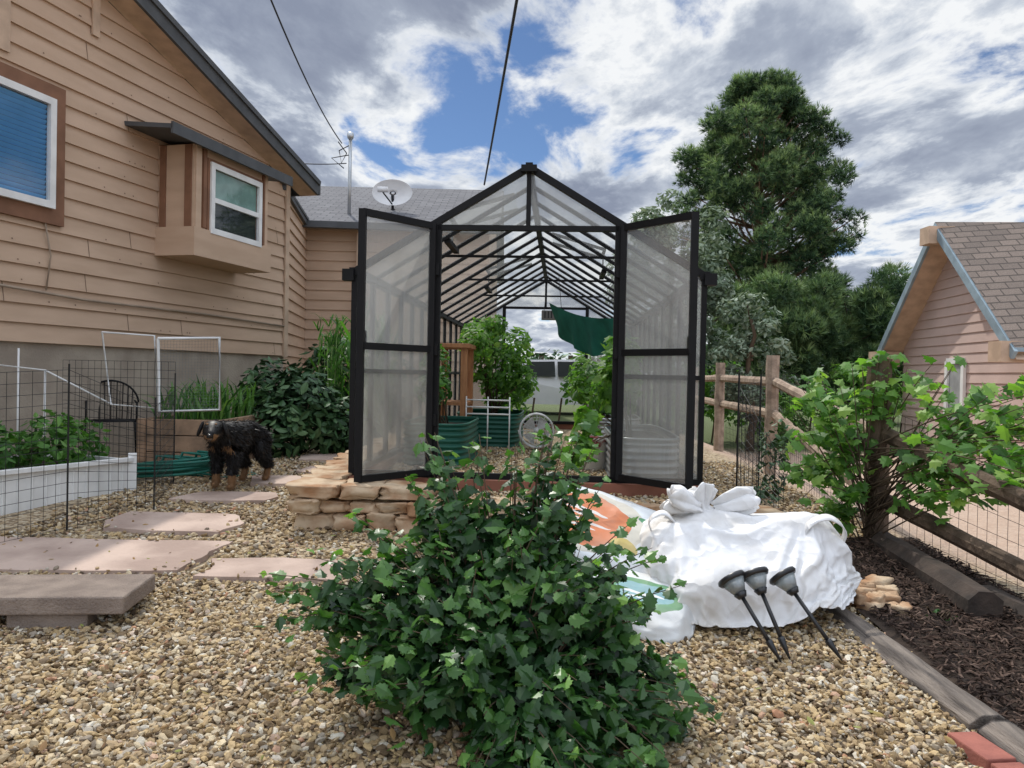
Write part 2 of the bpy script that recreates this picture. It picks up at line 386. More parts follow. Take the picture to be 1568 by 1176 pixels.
# ------------------------------------------------------------------ greenhouse
gh=empty('greenhouse',(.10,6.0,.533),rad(-3.58))
W=1.355; EH=1.60; RH=2.42; LEN=7.1
def poly_mat(name,fac,axis_='X',sc=12,am=.02,g_=.18):
    m,nt=new_mat(name); L=nt.links.new
    out=N(nt,'ShaderNodeOutputMaterial'); t=N(nt,'ShaderNodeBsdfTransparent'); t.inputs[0].default_value=(.90,.91,.90,1)
    tr=N(nt,'ShaderNodeBsdfTranslucent'); tr.inputs[0].default_value=(.55,.56,.55,1)
    g=N(nt,'ShaderNodeBsdfGlossy'); g.inputs['Roughness'].default_value=.15; g.inputs[0].default_value=(.8,.8,.8,1)
    d=N(nt,'ShaderNodeBsdfDiffuse'); d.inputs[0].default_value=(.38,.38,.37,1)
    tc=N(nt,'ShaderNodeTexCoord'); wv=N(nt,'ShaderNodeTexWave'); wv.inputs['Scale'].default_value=sc; wv.inputs['Distortion'].default_value=0; wv.bands_direction=axis_
    L(tc.outputs['Object'],wv.inputs['Vector'])
    m1=N(nt,'ShaderNodeMixShader'); m1.inputs[0].default_value=.4; L(tr.outputs[0],m1.inputs[1]); L(d.outputs[0],m1.inputs[2])
    m2=N(nt,'ShaderNodeMixShader'); m2.inputs[0].default_value=g_; L(m1.outputs[0],m2.inputs[1]); L(g.outputs[0],m2.inputs[2])
    mr=N(nt,'ShaderNodeMapRange'); mr.inputs[3].default_value=fac-am; mr.inputs[4].default_value=fac+am; L(wv.outputs['Fac'],mr.inputs[0])
    m3=N(nt,'ShaderNodeMixShader'); L(mr.outputs[0],m3.inputs[0]); L(t.outputs[0],m3.inputs[1]); L(m2.outputs[0],m3.inputs[2])
    L(m3.outputs[0],out.inputs[0]); return m
M_poly=poly_mat('polycarbonate_panel',.42,'X',11,.02); M_polyroof=poly_mat('polycarbonate_roof',.24,'Y',4,.01,.1); M_polyside=poly_mat('polycarbonate_side',.24,'Y',4,.01,.1)
fr=MB(); pn=MB(); rp=MB(); sp_=MB()
rz=lambda x: RH-(RH-EH)*abs(x)/W
T=.04
bs=MB()
for a,b in(((-W-.03,-.04,-.045),(W+.03,-.04,-.045)),((-W,0,-.045),(-W,LEN,-.045)),((W,0,-.045),(W,LEN,-.045)),((-W,LEN+.04,-.045),(W,LEN+.04,-.045))): bs.beam(a,b,.09,.09)
bs.build('base_timber',M_redbase,gh)
nb=12
for i in range(nb+1):
    y=LEN*i/nb
    for s in(-1,1):
        fr.beam((s*W,y,0),(s*W,y,EH),T,T)
        fr.beam((s*W,y,EH),(0,y,RH),.028,.035)
for s in(-1,1):
    fr.beam((s*W,-.03,EH),(s*W,LEN+.03,EH),.075,.06)
    fr.beam((s*W*1.03,-.06,EH-.03),(s*W*1.03,.02,EH-.03),.09,.09)
    fr.beam((s*W,0,.02),(s*W,LEN,.02),.05,.05)
    fr.beam((s*W,0,.82),(s*W,LEN,.82),.035,.035)
fr.beam((0,-.05,RH),(0,LEN+.05,RH),.055,.055)
fr.box((0,-.05,RH-.02),(.12,.05,.05))
for ye,dd in((0,0),(LEN,0)):
    for s in(-1,1):
        fr.beam((s*.70,ye,0),(s*.70,ye,rz(.7)),.055,.05)
        fr.beam((s*W,ye-.002,EH),(0,ye-.002,RH),.05,.05)
    fr.beam((-.70,ye,1.95),(.70,ye,1.95),.05,.04)
    fr.beam((0,ye,1.95),(0,ye,RH),.035,.03)
    for s in(-1,1):
        for z in(.82,): fr.beam((s*.7,ye,z),(s*W,ye,z),.035,.035)
    fr.beam((-W,ye,.02),(W,ye,.02),.05,.05)
    for s in(-1,1):
        pn.poly([(s*.7,ye,.02),(s*W,ye,.02),(s*W,ye,EH),(s*.7,ye,rz(.7))])
        pn.poly([(0,ye,1.95),(s*.7,ye,1.95),(s*.7,ye,rz(.7)),(0,ye,RH)])
for s in(-1,1):
    sp_.poly([(s*W,0,0),(s*W,LEN,0),(s*W,LEN,EH),(s*W,0,EH)])
    rp.poly([(s*W,0,EH+.01),(s*W,LEN,EH+.01),(0,LEN,RH+.01),(0,0,RH+.01)])
for y in(LEN*2/nb,LEN*5/nb,LEN*8/nb):
    fr.beam((-W*.62,y,rz(W*.62)),(W*.62,y,rz(W*.62)),.022,.022)
for s,ya in((-1,.6),(1,2.4),(-1,4.1)):
    a=Vector((s*.15,ya,RH-.07)); e=Vector((s*.72,ya,rz(.72)+.20))
    for yy in(ya,ya+.6): fr.beam((a.x,yy,a.z),(e.x,yy,e.z),.03,.03)
    fr.beam((e.x,ya,e.z),(e.x,ya+.6,e.z),.03,.03)
    fr.beam((s*.72,ya+.3,rz(.72)),(e.x,ya+.3,e.z),.015,.015)
    fr.beam((s*.72,ya,rz(.72)-.03),(s*.72,ya+.6,rz(.72)-.03),.05,.04)
    rp.poly([(a.x,ya,a.z+.01),(e.x,ya,e.z+.01),(e.x,ya+.6,e.z+.01),(a.x,ya+.6,a.z+.01)])
fr.build('frame',M_black,gh); pn.build('end_panels',M_poly,gh); rp.build('roof_panels',M_polyroof,gh); sp_.build('side_panels',M_polyside,gh)
for s,ang in((-1,51),(1,47)):
    d=MB(); g=MB(); DW=.68; a=rad(ang)
    ux,uy=s*math.cos(a),-math.sin(a)
    P=lambda t,z:(s*.72+ux*t,-.05+uy*t,z)
    zb,zt=.03,1.97
    for t in(.02,DW): d.beam(P(t,zb),P(t,zt),.05,.045)
    for z in(zb+.02,1.0,zt-.02): d.beam(P(.02,z),P(DW,z),.035,.05)
    g.poly([P(.02,zb),P(DW,zb),P(DW,zt),P(.02,zt)])
    for z in(.45,1.0,1.62): d.box(P(-.02,z),(.05,.05,.09))
    d.box(P(DW-.02,1.05),(.03,.09,.12))
    d.build('door_frame',M_black,gh); g.build('door_panel',M_poly,gh)

GM=Matrix.Translation((.10,6.0,.45))@Matrix.Rotation(rad(-3.58),4,'Z')
def gw(x,y,z=0): 
    v=GM@Vector((x,y,z)); return (v.x,v.y,v.z)
def corr_bed(cx,cy,lx,ly,z0,h,m,rz=0,ribs=7):
    e=empty('raised_metal_bed',(cx,cy,z0),rz); mb=MB(); n=48; prof=[]
    for i in range(n):
        a=2*math.pi*i/n; c,s=math.cos(a),math.sin(a)
        q=(abs(c)**5+abs(s)**5)**(-1/5); prof.append((c*q,s*q))
    nz=ribs*6; vs=[]
    for j in range(nz+1):
        z=h*j/nz; o=.011*math.sin(2*math.pi*ribs*j/nz)
        for c,s in prof: vs.append((c*(lx/2+o),s*(ly/2+o),z))
    mb.add(vs,[(j*n+i,j*n+(i+1)%n,(j+1)*n+(i+1)%n,(j+1)*n+i) for j in range(nz) for i in range(n)])
    mb.tube([(c*(lx/2),s*(ly/2),h) for c,s in prof+prof[:1]],.014,6,0,False)
    mb.build('corrugated_side',m,e,True)
    sb=MB(); sb.poly([(c*(lx/2-.02),s*(ly/2-.02),h-.06) for c,s in prof]); sb.build('soil',M_soil,e)
    return e
for (x,y,lx,ly,m) in((-.95,2.1,.65,1.4,M_greenmetal),(-.62,4.2,.8,1.5,M_greenmetal),(1.0,1.2,.55,1.9,M_galv),(.95,4.2,.6,2.2,M_galv)):
    c=gw(x,y); corr_bed(c[0],c[1],lx,ly,.45,.40,m,rad(-3.58))
def plant(name,ells,n,size,tm,m,stems=6,base=None,sr=.008,shade=.5):
    e=empty(name); foliage('leaves',ells,n,size,tm,m,e,shade=shade)
    mb=MB(); 
    b=Vector(base) if base else Vector((ells[0][0],ells[0][1],ells[0][2]-ells[0][5]))
    for el in ells:
        for q in range(max(1,stems//len(ells)+1)):
            p=Vector(el[:3])+Vector([random.uniform(-.6,.6)*el[3+i] for i in range(3)])
            s=b+Vector((random.uniform(-.05,.05),random.uniform(-.05,.05),0)); mid=(s+p)/2+Vector((random.uniform(-.05,.05),random.uniform(-.05,.05),.06))
            mb.tube([s,mid,p],[sr,sr*.8,sr*.4],5)
    mb.build('stems',M_twig,e,True); return e
def gel(x,y,z,rx,ry,rz_): c=gw(x,y,z); return (c[0],c[1],c[2],rx,ry,rz_)
plant('tomato_plant',[gel(-.72,3.8,1.30,.30,.4,.26),gel(-.58,4.1,1.0,.36,.4,.3),gel(-.32,4.4,1.25,.22,.4,.28),gel(-.50,4.6,.68,.33,.4,.26),gel(-.85,4.6,1.42,.25,.4,.24),gel(-.2,4.3,.85,.16,.3,.22),gel(-.55,3.7,1.52,.16,.2,.14)],2300,.085,OV,L_grape,14,gw(-.6,4.2,.36))
plant('tomato_plant',[gel(-1.05,2.1,.75,.18,.4,.2),gel(-1.12,2.6,1.0,.16,.35,.22)],420,.08,OV,L_tom,6,gw(-.95,2.1,.36))
plant('grape_vine',[gel(.74,.9,.85,.14,.2,.26),gel(.85,1.3,1.1,.18,.3,.2),gel(.50,.4,.50,.10,.1,.20),gel(.42,.3,.30,.12,.12,.12),gel(.9,2.1,.8,.2,.4,.3)],440,.10,LOB,L_grape,10,gw(.9,1.2,.35))
plant('squash_plant',[gel(.95,4.4,.65,.28,.8,.25),gel(.75,5.9,.75,.3,.5,.35),gel(.62,6.6,.9,.2,.3,.4)],900,.12,OV,L_grape,6,gw(.9,4.4,.35))
pf=empty('wooden_potting_frame'); mb=MB()
for x,y in((-1.16,2.9),(-.84,2.9),(-1.16,3.5),(-.84,3.5)):
    mb.box(gw(x,y,.6),(.075,.075,1.2),0,rad(-3.58))
mb.box(gw(-1.0,3.2,1.22),(.45,.75,.05),0,rad(-3.58)); mb.box(gw(-1.0,3.2,.55),(.4,.68,.04),0,rad(-3.58))
mb.build('frame_boards',M_orangewood,pf,bevel=.004)
pr=empty('pvc_pipe_rack'); mb=MB()
for z in(.44,.52,.60): mb.tube([gw(-.80,2.85,z),gw(-.30,2.85,z)],.009,8)
for x in(-.8,-.55,-.3): mb.tube([gw(x,2.85,.0),gw(x,2.85,.64)],.008,8)
mb.build('pipes',M_white,pr,True)
fan=empty('drum_fan',gw(.0,3.3,.0)); mb=MB(); R0=.2; cz=.235
def ring(mb,r,y,t,n=40,mi=0): mb.tube([(math.cos(2*math.pi*i/n)*r,y,cz+math.sin(2*math.pi*i/n)*r) for i in range(n+1)],t,6,mi,False)
for y in np.linspace(-.07,.07,8): ring(mb,R0,y,.012)
for r_ in(.04,.08,.12,.16): ring(mb,r_,-.085,.003)
for i in range(12):
    a=2*math.pi*i/12; mb.tube([(0,-.085,cz),(math.cos(a)*R0,-.075,cz+math.sin(a)*R0)],.003,4)
for i in range(4):
    a=2*math.pi*i/4+.3; c,s=math.cos(a),math.sin(a); c2,s2=math.cos(a+1.1),math.sin(a+1.1)
    mb.poly([(c*.03,-.02,cz+s*.03),(c*.18,-.05,cz+s*.18),(c2*.18,.03,cz+s2*.18),(c2*.03,.0,cz+s2*.03)])
mb.tube([(0,-.095,cz),(0,.05,cz)],.035,12)
for s in(-1,1): mb.tube([(s*.16,-.12,.012),(s*.16,.12,.012)],.012,6); mb.tube([(s*.16,0,.012),(s*.215,0,cz)],.012,6)
mb.build('fan_body',mat('fan_metal',(.7,.7,.69),.4,(.6,.6,.59)),fan,True)
bk=empty('patterned_bucket',gw(.60,1.5,.0)); mb=MB()
prof=[(.10,0),(.125,.02),(.14,.28),(.148,.285),(.148,.31),(.135,.31),(.12,.05)]
n=24; mb.add([(math.cos(2*math.pi*i/n)*r_,math.sin(2*math.pi*i/n)*r_,z) for r_,z in prof for i in range(n)],[(j*n+i,j*n+(i+1)%n,(j+1)*n+(i+1)%n,(j+1)*n+i) for j in range(len(prof)-1) for i in range(n)])
mb.build('bucket_shell',mat('bucket_print',(.7,.68,.62),.5,(.30,.06,.06),5,lo=.40,hi=.45),bk,True)
# shade cloth slung from the right-hand roof bars
sc=MB(); nu,nv=30,18; vs=[]
TL=Vector((.44,9.6,2.25)); TR=Vector((1.10,7.9,1.95))
for j in range(nv+1):
    for i in range(nu+1):
        u=i/nu; v=j/nv
        p=TL.lerp(TR,u); drop=(.10+.34*math.sin(math.pi*min(1,u*.75+.18)))*v
        p=p+Vector((.10*v+.030*math.sin(26*u+2*v)*v,.25*v*(1-u)+.06*math.sin(19*u)*v,-drop-.07*math.sin(math.pi*u)-.02*math.sin(13*u)*v))
        vs.append(p)
sc.add(vs,[(j*(nu+1)+i,j*(nu+1)+i+1,(j+1)*(nu+1)+i+1,(j+1)*(nu+1)+i) for j in range(nv) for i in range(nu)])
sc.build('green_shade_cloth',mat('shade_cloth',(.02,.17,.13),.8,(.012,.11,.085),5),None,True)
hh=empty('hanging_heater',gw(.15,4.6,1.72)); mb=MB(); mb.box((0,0,0),(.30,.2,.12)); 
for i in range(6): mb.box((-.11+.045*i,-.105,0),(.012,.012,.09),1)
for s in(-.12,.12): mb.tube([(s,0,.06),(s*.6,0,.55)],.004,5,1)
mb.build('heater_case',[mat('heater_grey',(.18,.17,.16),.5),M_black],hh)

# ------------------------------------------------------------------ tan siding house
house=empty('tan_siding_house')
C=Vector((-3.59,12.15,0)); D=Vector((-.259,-.966,0)); NN=Vector((.966,-.259,0))
def hp(t,o,z): v=C+D*t+NN*o; return (v.x,v.y,z)
TM=11.; SL=.30; ZB=4.26; Z0=1.57
def siding(mb,P,tmax,z0,ztop,fz,rh=.19,mi=0):
    z=z0
    while z<ztop:
        z1=z+rh; a=max(0,fz(z)); b=max(0,fz(z1))
        if a>=tmax: break
        b=min(b,tmax)
        mb.poly([P(a,.034,z),P(tmax,.034,z),P(tmax,.006,z1),P(b,.006,z1)],mi)
        mb.poly([P(a,.006,z),P(tmax,.006,z),P(tmax,.034,z),P(a,.034,z)],mi)
        z=z1
mb=MB(); siding(mb,hp,TM,Z0,ZB+SL*TM-.2,lambda z:(z-ZB)/SL)
mb.build('gable_siding',M_siding,house)
mb=MB(); r=random.Random(15); z=Z0; 
clear=lambda t,z:(z+.2-ZB)/SL<t-.2 and not(1.2<t<3.1 and z>2.5 and z<4.2) and not(t>4.1 and z>2.6 and z<4.3)
while z<7:
    for q in range(2):
        t=r.uniform(.2,9.5)
        if clear(t,z): mb.poly([hp(t,.0360,z),hp(t+.010,.0360,z),hp(t+.010,.0095,z+.185),hp(t,.0095,z+.185)])
    for q in range(8):
        t=r.uniform(.2,9.5); zz=z+.03
        if clear(t,z): mb.poly([hp(t,.0330,zz),hp(t+.016,.0330,zz),hp(t+.016,.0315,zz+.014),hp(t,.0315,zz+.014)])
    z+=.19
mb.build('siding_joints',mat('joint_brown',(.20,.13,.09),.9),house)  # dark brown strips at board joints, with small dabs of the same tone
mb=MB(); mb.poly([hp(0,-.01,-.1),hp(TM,-.01,-.1),hp(TM,-.01,Z0+.02),hp(0,-.01,Z0+.02)])
mb.poly([hp(0,-.01,-.1),hp(0,-5,-.1),hp(0,-5,Z0),hp(0,-.01,Z0)])
mb.build('foundation',M_stucco,house)
mb=MB()
mb.beam(hp(.04,.040,Z0-.02),hp(.04,.040,ZB-.02),.11,.03,0,up=NN)
mb.beam(hp(3.9,.040,4.9),hp(3.9,.040,ZB+SL*3.9-.05),.10,.02,0,up=NN)
mb.beam(hp(5.0,.040,4.3),hp(5.0,.040,ZB+SL*5-.1),.12,.02,0,up=NN)
mb.poly([hp(0,0,Z0),hp(0,-5,Z0),hp(0,-5,ZB),hp(0,0,ZB)])
mb.build('corner_trim',M_trim,house)
def lw(t,o,z):
    a=Vector((-4.05,15.0,0)); b=Vector((-3.66,12.2,0)); d=(b-a).normalized(); n=Vector((-d.y,d.x,0)); n=n if n.x>0 else -n
    v=a+d*t+n*o; return (v.x,v.y,z)
mb=MB(); siding(mb,lw,2.83,1.2,4.2,lambda z:0)
bw=lambda t,o,z:(-4.1+t,15.0-o+.03*t,z)
siding(mb,bw,3.6,1.2,4.1,lambda z:0)
mb.poly([(-4.1,15,0),(-.5,15.1,0),(-.5,15.1,1.25),(-4.1,15,1.25)])
mb.poly([(-.5,15.1,0),(-.5,23,0),(-.5,23,4.2),(-.5,19,5.7),(-.5,15.1,4.2)])
mb.poly([(-4.05,15.0,-.1),(-3.66,12.2,-.1),(-3.66,12.2,1.25),(-4.05,15.0,1.25)])
mb.build('rear_wing_siding',M_siding,house)
mb=MB()
r0=.34; e0=-.40
def roofslab(mb,pts,th,mt,mf):
    n=len(pts); top=[Vector(p) for p in pts]; bot=[p-Vector((0,0,th)) for p in top]
    mb.add(top+bot,[tuple(range(n))],mt); mb.add(top+bot,[tuple(range(2*n-1,n-1,-1))]+[(k,k+n,(k+1)%n+n,(k+1)%n) for k in range(n)],mf)
zr=lambda t:4.40+SL*(t-e0)
roofslab(mb,[hp(e0,r0,zr(e0)),hp(e0,-6,zr(e0)),hp(TM,-6,zr(TM)),hp(TM,r0,zr(TM))],.05,0,1)
mb.beam(hp(e0,r0-.02,zr(e0)-.14),hp(TM,r0-.02,zr(TM)-.14),.04,.20,1)
mb.beam(hp(e0,r0+.012,zr(e0)-.05),hp(TM,r0+.012,zr(TM)-.05),.03,.07,2)
mb.poly([hp(e0,r0-.04,zr(e0)-.24),hp(TM,r0-.04,zr(TM)-.24),hp(TM,0,zr(TM)-.24),hp(e0,0,zr(e0)-.24)],3)
mb.beam(hp(e0-.02,r0,zr(e0)-.14),hp(e0-.02,-5,zr(e0)-.14),.04,.18,1)
roofslab(mb,[(-9,14.5,4.14),(-.3,14.8,4.14),(-.3,19.1,5.88),(-9,19.0,5.88)],.05,0,1)
roofslab(mb,[(-9,19.0,5.88),(-.3,19.1,5.88),(-.3,23.4,4.14),(-9,23.4,4.14)],.05,0,1)
mb.beam((-4.0,14.46,4.08),(-.3,14.76,4.08),.12,.12,2)
mb.beam((-3.62,12.0,4.20),(-3.95,14.5,4.12),.12,.12,2)
roofslab(mb,[(-3.55,11.9,4.26),(-3.88,14.6,4.2),(-6.5,14.6,5.0),(-6.5,11.9,5.0)],.05,0,1)
mb.beam((-3.0,14.9,4.0),(-3.0,14.9,.4),.07,.07,4)
mb.build('roof',[M_shg,M_grey,M_grey,M_trim,M_trim],house)
mb=MB(); t0,t1,z0w,z1w=4.46,6.6,2.92,4.02
def frame(mb,P,t0,t1,z0,z1,w,o,th,mi):
    mb.beam(P(t0-w/2,o,z0-w),P(t0-w/2,o,z1+w),w,th,mi,up=NN); mb.beam(P(t1+w/2,o,z0-w),P(t1+w/2,o,z1+w),w,th,mi,up=NN)
    mb.beam(P(t0,o,z0-w/2),P(t1,o,z0-w/2),th,w,mi); mb.beam(P(t0,o,z1+w/2),P(t1,o,z1+w/2),th,w,mi)
frame(mb,hp,t0,t1,z0w,z1w,.15,.045,.05,0)
frame(mb,hp,t0+.07,t1-.07,z0w+.07,z1w-.07,.07,.09,.05,1)
mb.poly([hp(t0,.036,z0w),hp(t1,.036,z0w),hp(t1,.036,z1w),hp(t0,.036,z1w)],3)
z=z0w+.08
while z<z1w-.09:
    mb.poly([hp(t0+.07,.040,z),hp(t1-.07,.040,z),hp(t1-.07,.070,z+.036),hp(t0+.07,.070,z+.036)],2); z+=.05
mb.build('side_window',[M_brown,M_white,M_blind,mat('blind_gap',(.04,.16,.30),.6)],house)
mb=MB(); mb.poly([hp(t0+.06,.086,z0w+.06),hp(t1-.06,.086,z0w+.06),hp(t1-.06,.086,z1w-.06),hp(t0+.06,.086,z1w-.06)]); mb.build('side_window_glass',M_glass,house)
mb=MB(); ta,tb,bo=1.35,2.88,.52; zb,zt=2.73,4.02
def bbox(mb,ta,tb,o0,o1,z0,z1,mi=0):
    p=[hp(ta,o0,z0),hp(tb,o0,z0),hp(tb,o1,z0),hp(ta,o1,z0),hp(ta,o0,z1),hp(tb,o0,z1),hp(tb,o1,z1),hp(ta,o1,z1)]
    mb.add(p,[(0,3,2,1),(4,5,6,7),(0,1,5,4),(1,2,6,5),(2,3,7,6),(3,0,4,7)],mi)
bbox(mb,ta,tb,0,bo,zb,zt-.002)
bbox(mb,ta-.04,tb+.05,.0,bo+.05,zb-.04,zb+.30)
for t in(ta+.06,tb-.06): bbox(mb,t-.05,t+.05,bo,bo+.02,zb+.30,zt-.01,0)
bbox(mb,tb,tb+.02,.05,.13,zb+.30,zt-.01,1); bbox(mb,tb,tb+.02,bo-.12,bo-.03,zb+.30,zt-.01,1)
bbox(mb,ta+.09,ta+.13,bo,bo+.03,zb+.32,zt-.02,1); bbox(mb,tb-.2,tb-.14,bo,bo+.03,zb+.32,zt-.02,1)
frm=lambda t,o,z:hp(t,bo+o,z)
frame(mb,frm,1.62,2.56,3.07,3.80,.07,.04,.04,2)
frame(mb,frm,1.62,2.56,3.07,3.80,.11,.02,.03,1)
mb.beam(frm(1.62,.03,3.42),frm(2.56,.03,3.42),.04,.06,2)
mb.poly([frm(1.62,.006,3.07),frm(2.56,.006,3.07),frm(2.56,.006,3.44),frm(1.62,.006,3.44)],3)
mb.poly([frm(1.62,.006,3.44),frm(2.56,.006,3.44),frm(2.56,.006,3.80),frm(1.62,.006,3.80)],4)
mb.build('bay_window_box',[M_siding,M_brown,M_white,M_dark,M_greenblind],house)
mb=MB(); mb.poly([frm(1.62,.03,3.07),frm(2.56,.03,3.07),frm(2.56,.03,3.80),frm(1.62,.03,3.80)]); mb.build('bay_glass',M_glass,house)
mb=MB(); p=[hp(.95,0,4.14),hp(3.45,0,4.14),hp(3.45,.66,4.07),hp(.95,.66,4.07)]; roofslab(mb,p,.05,0,0); mb.beam(hp(.95,.66,4.03),hp(3.45,.66,4.03),.03,.13,0); mb.build('bay_hood',M_grey,house)
mb=MB(); mb.tube([hp(.1,.05,2.03),hp(2,.05,2.06),hp(4,.05,2.05),hp(5.2,.05,2.10),hp(5.25,.05,1.9),hp(5.4,.05,1.82)],.014,6)
mb.tube([hp(4.5,.05,2.1),hp(4.45,.05,2.45),hp(4.55,.05,2.9)],.008,5)
mb.build('wall_conduit',mat('conduit',(.35,.27,.2),.5),house,True)

# satellite dish
sd=empty('satellite_dish',(-2.57,16.1,5.08)); mb=MB(); n=32; vs=[(0,0.09,0)]
for j in range(1,7):
    for i in range(n):
        a=2*math.pi*i/n; q=j/6; vs.append((math.cos(a)*.42*q,.09*(1-q*q)-.0,math.sin(a)*.27*q))
fs=[(0,1+i,1+(i+1)%n) for i in range(n)]+[(1+(j-1)*n+i,1+(j-1)*n+(i+1)%n,1+j*n+(i+1)%n,1+j*n+i) for j in range(1,6) for i in range(n)]
mb.add(vs,fs,0); mb.tube([(0,.05,-.05),(0,.1,-.35),(0,.1,-.62)],.03,8,1); mb.tube([(0,0,-.24),(-.12,-.42,-.1)],.015,6,1); mb.box((-.12,-.45,-.05),(.2,.08,.1),0)
for s in(-.25,.25): mb.tube([(0,.1,-.3),(s,.25,-.5)],.012,6,1)
o=mb.build('dish_reflector',[mat('dish_grey',(.75,.75,.75),.5,(.68,.68,.68)),M_black],sd,True); 
um=empty('utility_mast'); mb=MB(); mb.tube([(-3.35,15.6,4.3),(-3.35,15.6,6.02)],.035,8); mb.blob((-3.35,15.6,6.08),(.07,.07,.08),.8,10,6,0)
mb.tube([(-3.35,15.6,5.9),(-3.55,15.5,5.75),(-3.5,15.5,5.5),(-3.4,15.5,5.7),(-3.55,15.4,5.9)],.012,5,1); 
mb.tube([(-3.35,15.6,5.7),(-3.7,15.5,5.6),(-3.45,15.5,5.4)],.012,5,1)
mb.build('mast_pipe',[M_galv,M_cable],um,True)
ow=empty('overhead_cables'); mb=MB()
def cable(p,q,sag,r):
    p=Vector(p);q=Vector(q); mb.tube([p.lerp(q,i/20)-Vector((0,0,sag*4*(i/20)*(1-i/20))) for i in range(21)],r,6)
cable((-3.5,15.5,5.9),(-2.45,4.0,6.3),.45,.012); cable((-.72,17.5,5.62),(.80,-1,6.2),.1,.020)
cable((-3.4,15.5,5.5),(-5.6,14.2,5.4),.12,.01)
mb.build('cable_runs',M_cable,ow,True)

# ------------------------------------------------------------------ neighbour house
nh=empty('pink_siding_house'); M_pink=mat('pink_siding',(.56,.42,.37),.8,(.50,.375,.33),2); M_blue=mat('blue_grey_trim',(.27,.35,.40),.6)
A0=Vector((7.55,11.2,0)); A1=Vector((8.0,15.8,0)); dd=(A1-A0).normalized(); n2=Vector((-dd.y,dd.x,0)); Ln=(A1-A0).length
npt=lambda t,o,z:((A0+dd*t+n2*o).x,(A0+dd*t+n2*o).y,z)
mb=MB(); mid=Ln/2; zt=lambda t:4.05-.86*abs(t-mid)
z=-.5
while z<4:
    z1=z+.17
    lo_=max(0,mid-(4.05-z)/.86); hi_=Ln-lo_; lo2=min(max(0,mid-(4.05-z1)/.86),mid); hi2=Ln-lo2
    if lo_>=mid: break
    mb.poly([npt(lo_,.025,z),npt(hi_,.025,z),npt(hi2,.005,z1),npt(lo2,.005,z1)]); mb.poly([npt(lo_,.005,z),npt(hi_,.005,z),npt(hi_,.025,z),npt(lo_,.025,z)]); z=z1
mb.poly([npt(0,0,-.5),npt(0,-9,-.5),npt(0,-9,2.1),npt(0,0,2.1)])
mb.build('gable_siding',M_pink,nh)
mb=MB(); ov=.45
for s in(-1,1):
    te=mid+s*(mid+.35); ze=zt(te)+.12; zp=zt(mid)+.12
    roofslab(mb,[npt(te,ov,ze),npt(mid,ov,zp),npt(mid,-9,zp),npt(te,-9,ze)],.06,0,1)
    mb.beam(npt(te,ov,ze-.11),npt(mid,ov,zp-.11),.05,.14,1); mb.poly([npt(te,ov-.03,ze-.17),npt(mid,ov-.03,zp-.17),npt(mid,0,zp-.17),npt(te,0,ze-.17)],2)
    mb.box(npt(mid+s*(mid+.1),ov*.8,zt(mid+s*(mid+.1))-.15),(.5,.3,.3),2)
mb.box(npt(mid,ov*.9,zt(mid)-.13),(.45,.3,.3),2)
mb.build('roof',[M_shb,M_blue,M_trim],nh)
mb=MB(); 
mb.beam(npt(2.0,.05,.4),npt(2.0,.05,1.75),.10,.05,0,up=n2); mb.beam(npt(2.6,.05,.4),npt(2.6,.05,1.75),.10,.05,0,up=n2)
mb.beam(npt(2.0,.05,1.75),npt(2.6,.05,1.75),.05,.1,0); mb.beam(npt(2.0,.05,.4),npt(2.6,.05,.4),.05,.1,0)
mb.poly([npt(2.0,.04,.4),npt(2.6,.04,.4),npt(2.6,.04,1.75),npt(2.0,.04,1.75)],1)
mb.build('window',[M_white,mat('curtain',(.35,.36,.36),.8)],nh)

# ------------------------------------------------------------------ trees
def limb_tree(mb,base,top,r0,r1,targets,rb=.05):
    base=Vector(base);top=Vector(top)
    pts=[base.lerp(top,i/8)+Vector((random.uniform(-.08,.08),random.uniform(-.08,.08),0))*(i>0) for i in range(9)]
    mb.tube(pts,[r0+(r1-r0)*i/8 for i in range(9)],9)
    for t in targets:
        t=Vector(t); f=min(max((t.z-base.z)/(top.z-base.z)-.12,.12),.97); s=base.lerp(top,f)
        m_=(s+t)/2+Vector((0,0,-.1+random.uniform(-.1,.1))); mb.tube([s,m_,t],[rb*(1.1-f*.6),rb*.6*(1.1-f*.6),.012],5)
pt=empty('pine_tree'); cl=[]; bx,by=7.0,22.
prof=[(9.9,.2),(9.55,1.0),(8.9,1.7),(8.2,2.15),(7.4,2.45),(6.4,2.8),(5.6,2.95),(4.6,2.8),(3.6,2.6),(2.6,2.1)]
def pw(z):
    for (za,a),(zb_,b) in zip(prof,prof[1:]):
        if z<=za and z>=zb_: return a+(b-a)*(za-z)/(za-zb_)
    return .2
r=random.Random(21)
while len(cl)<430:
    z=r.uniform(2.6,9.75); a=r.uniform(0,6.283)
    wd=pw(z)*(.86+.34*noise.noise(Vector((math.cos(a)*1.8,math.sin(a)*1.8,z*1.2))))
    q=r.uniform(.3,1)**.6
    if noise.noise(Vector((math.cos(a)*2.4*q,math.sin(a)*2.4*q,z*1.3+5)))<-.2: continue
    s=r.uniform(.19,.34); cl.append((bx+math.cos(a)*wd*q-.04*(z-5),by+math.sin(a)*wd*q,z,s*1.15,s*1.15,s*.9))
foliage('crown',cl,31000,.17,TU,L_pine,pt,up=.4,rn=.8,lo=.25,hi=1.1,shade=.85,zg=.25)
mb=MB(); limb_tree(mb,(bx+.1,by,-.1),(bx-.15,by,9.3),.26,.05,[c[:3] for c in cl[::2]],.065); mb.build('trunk',M_bark,pt,True)

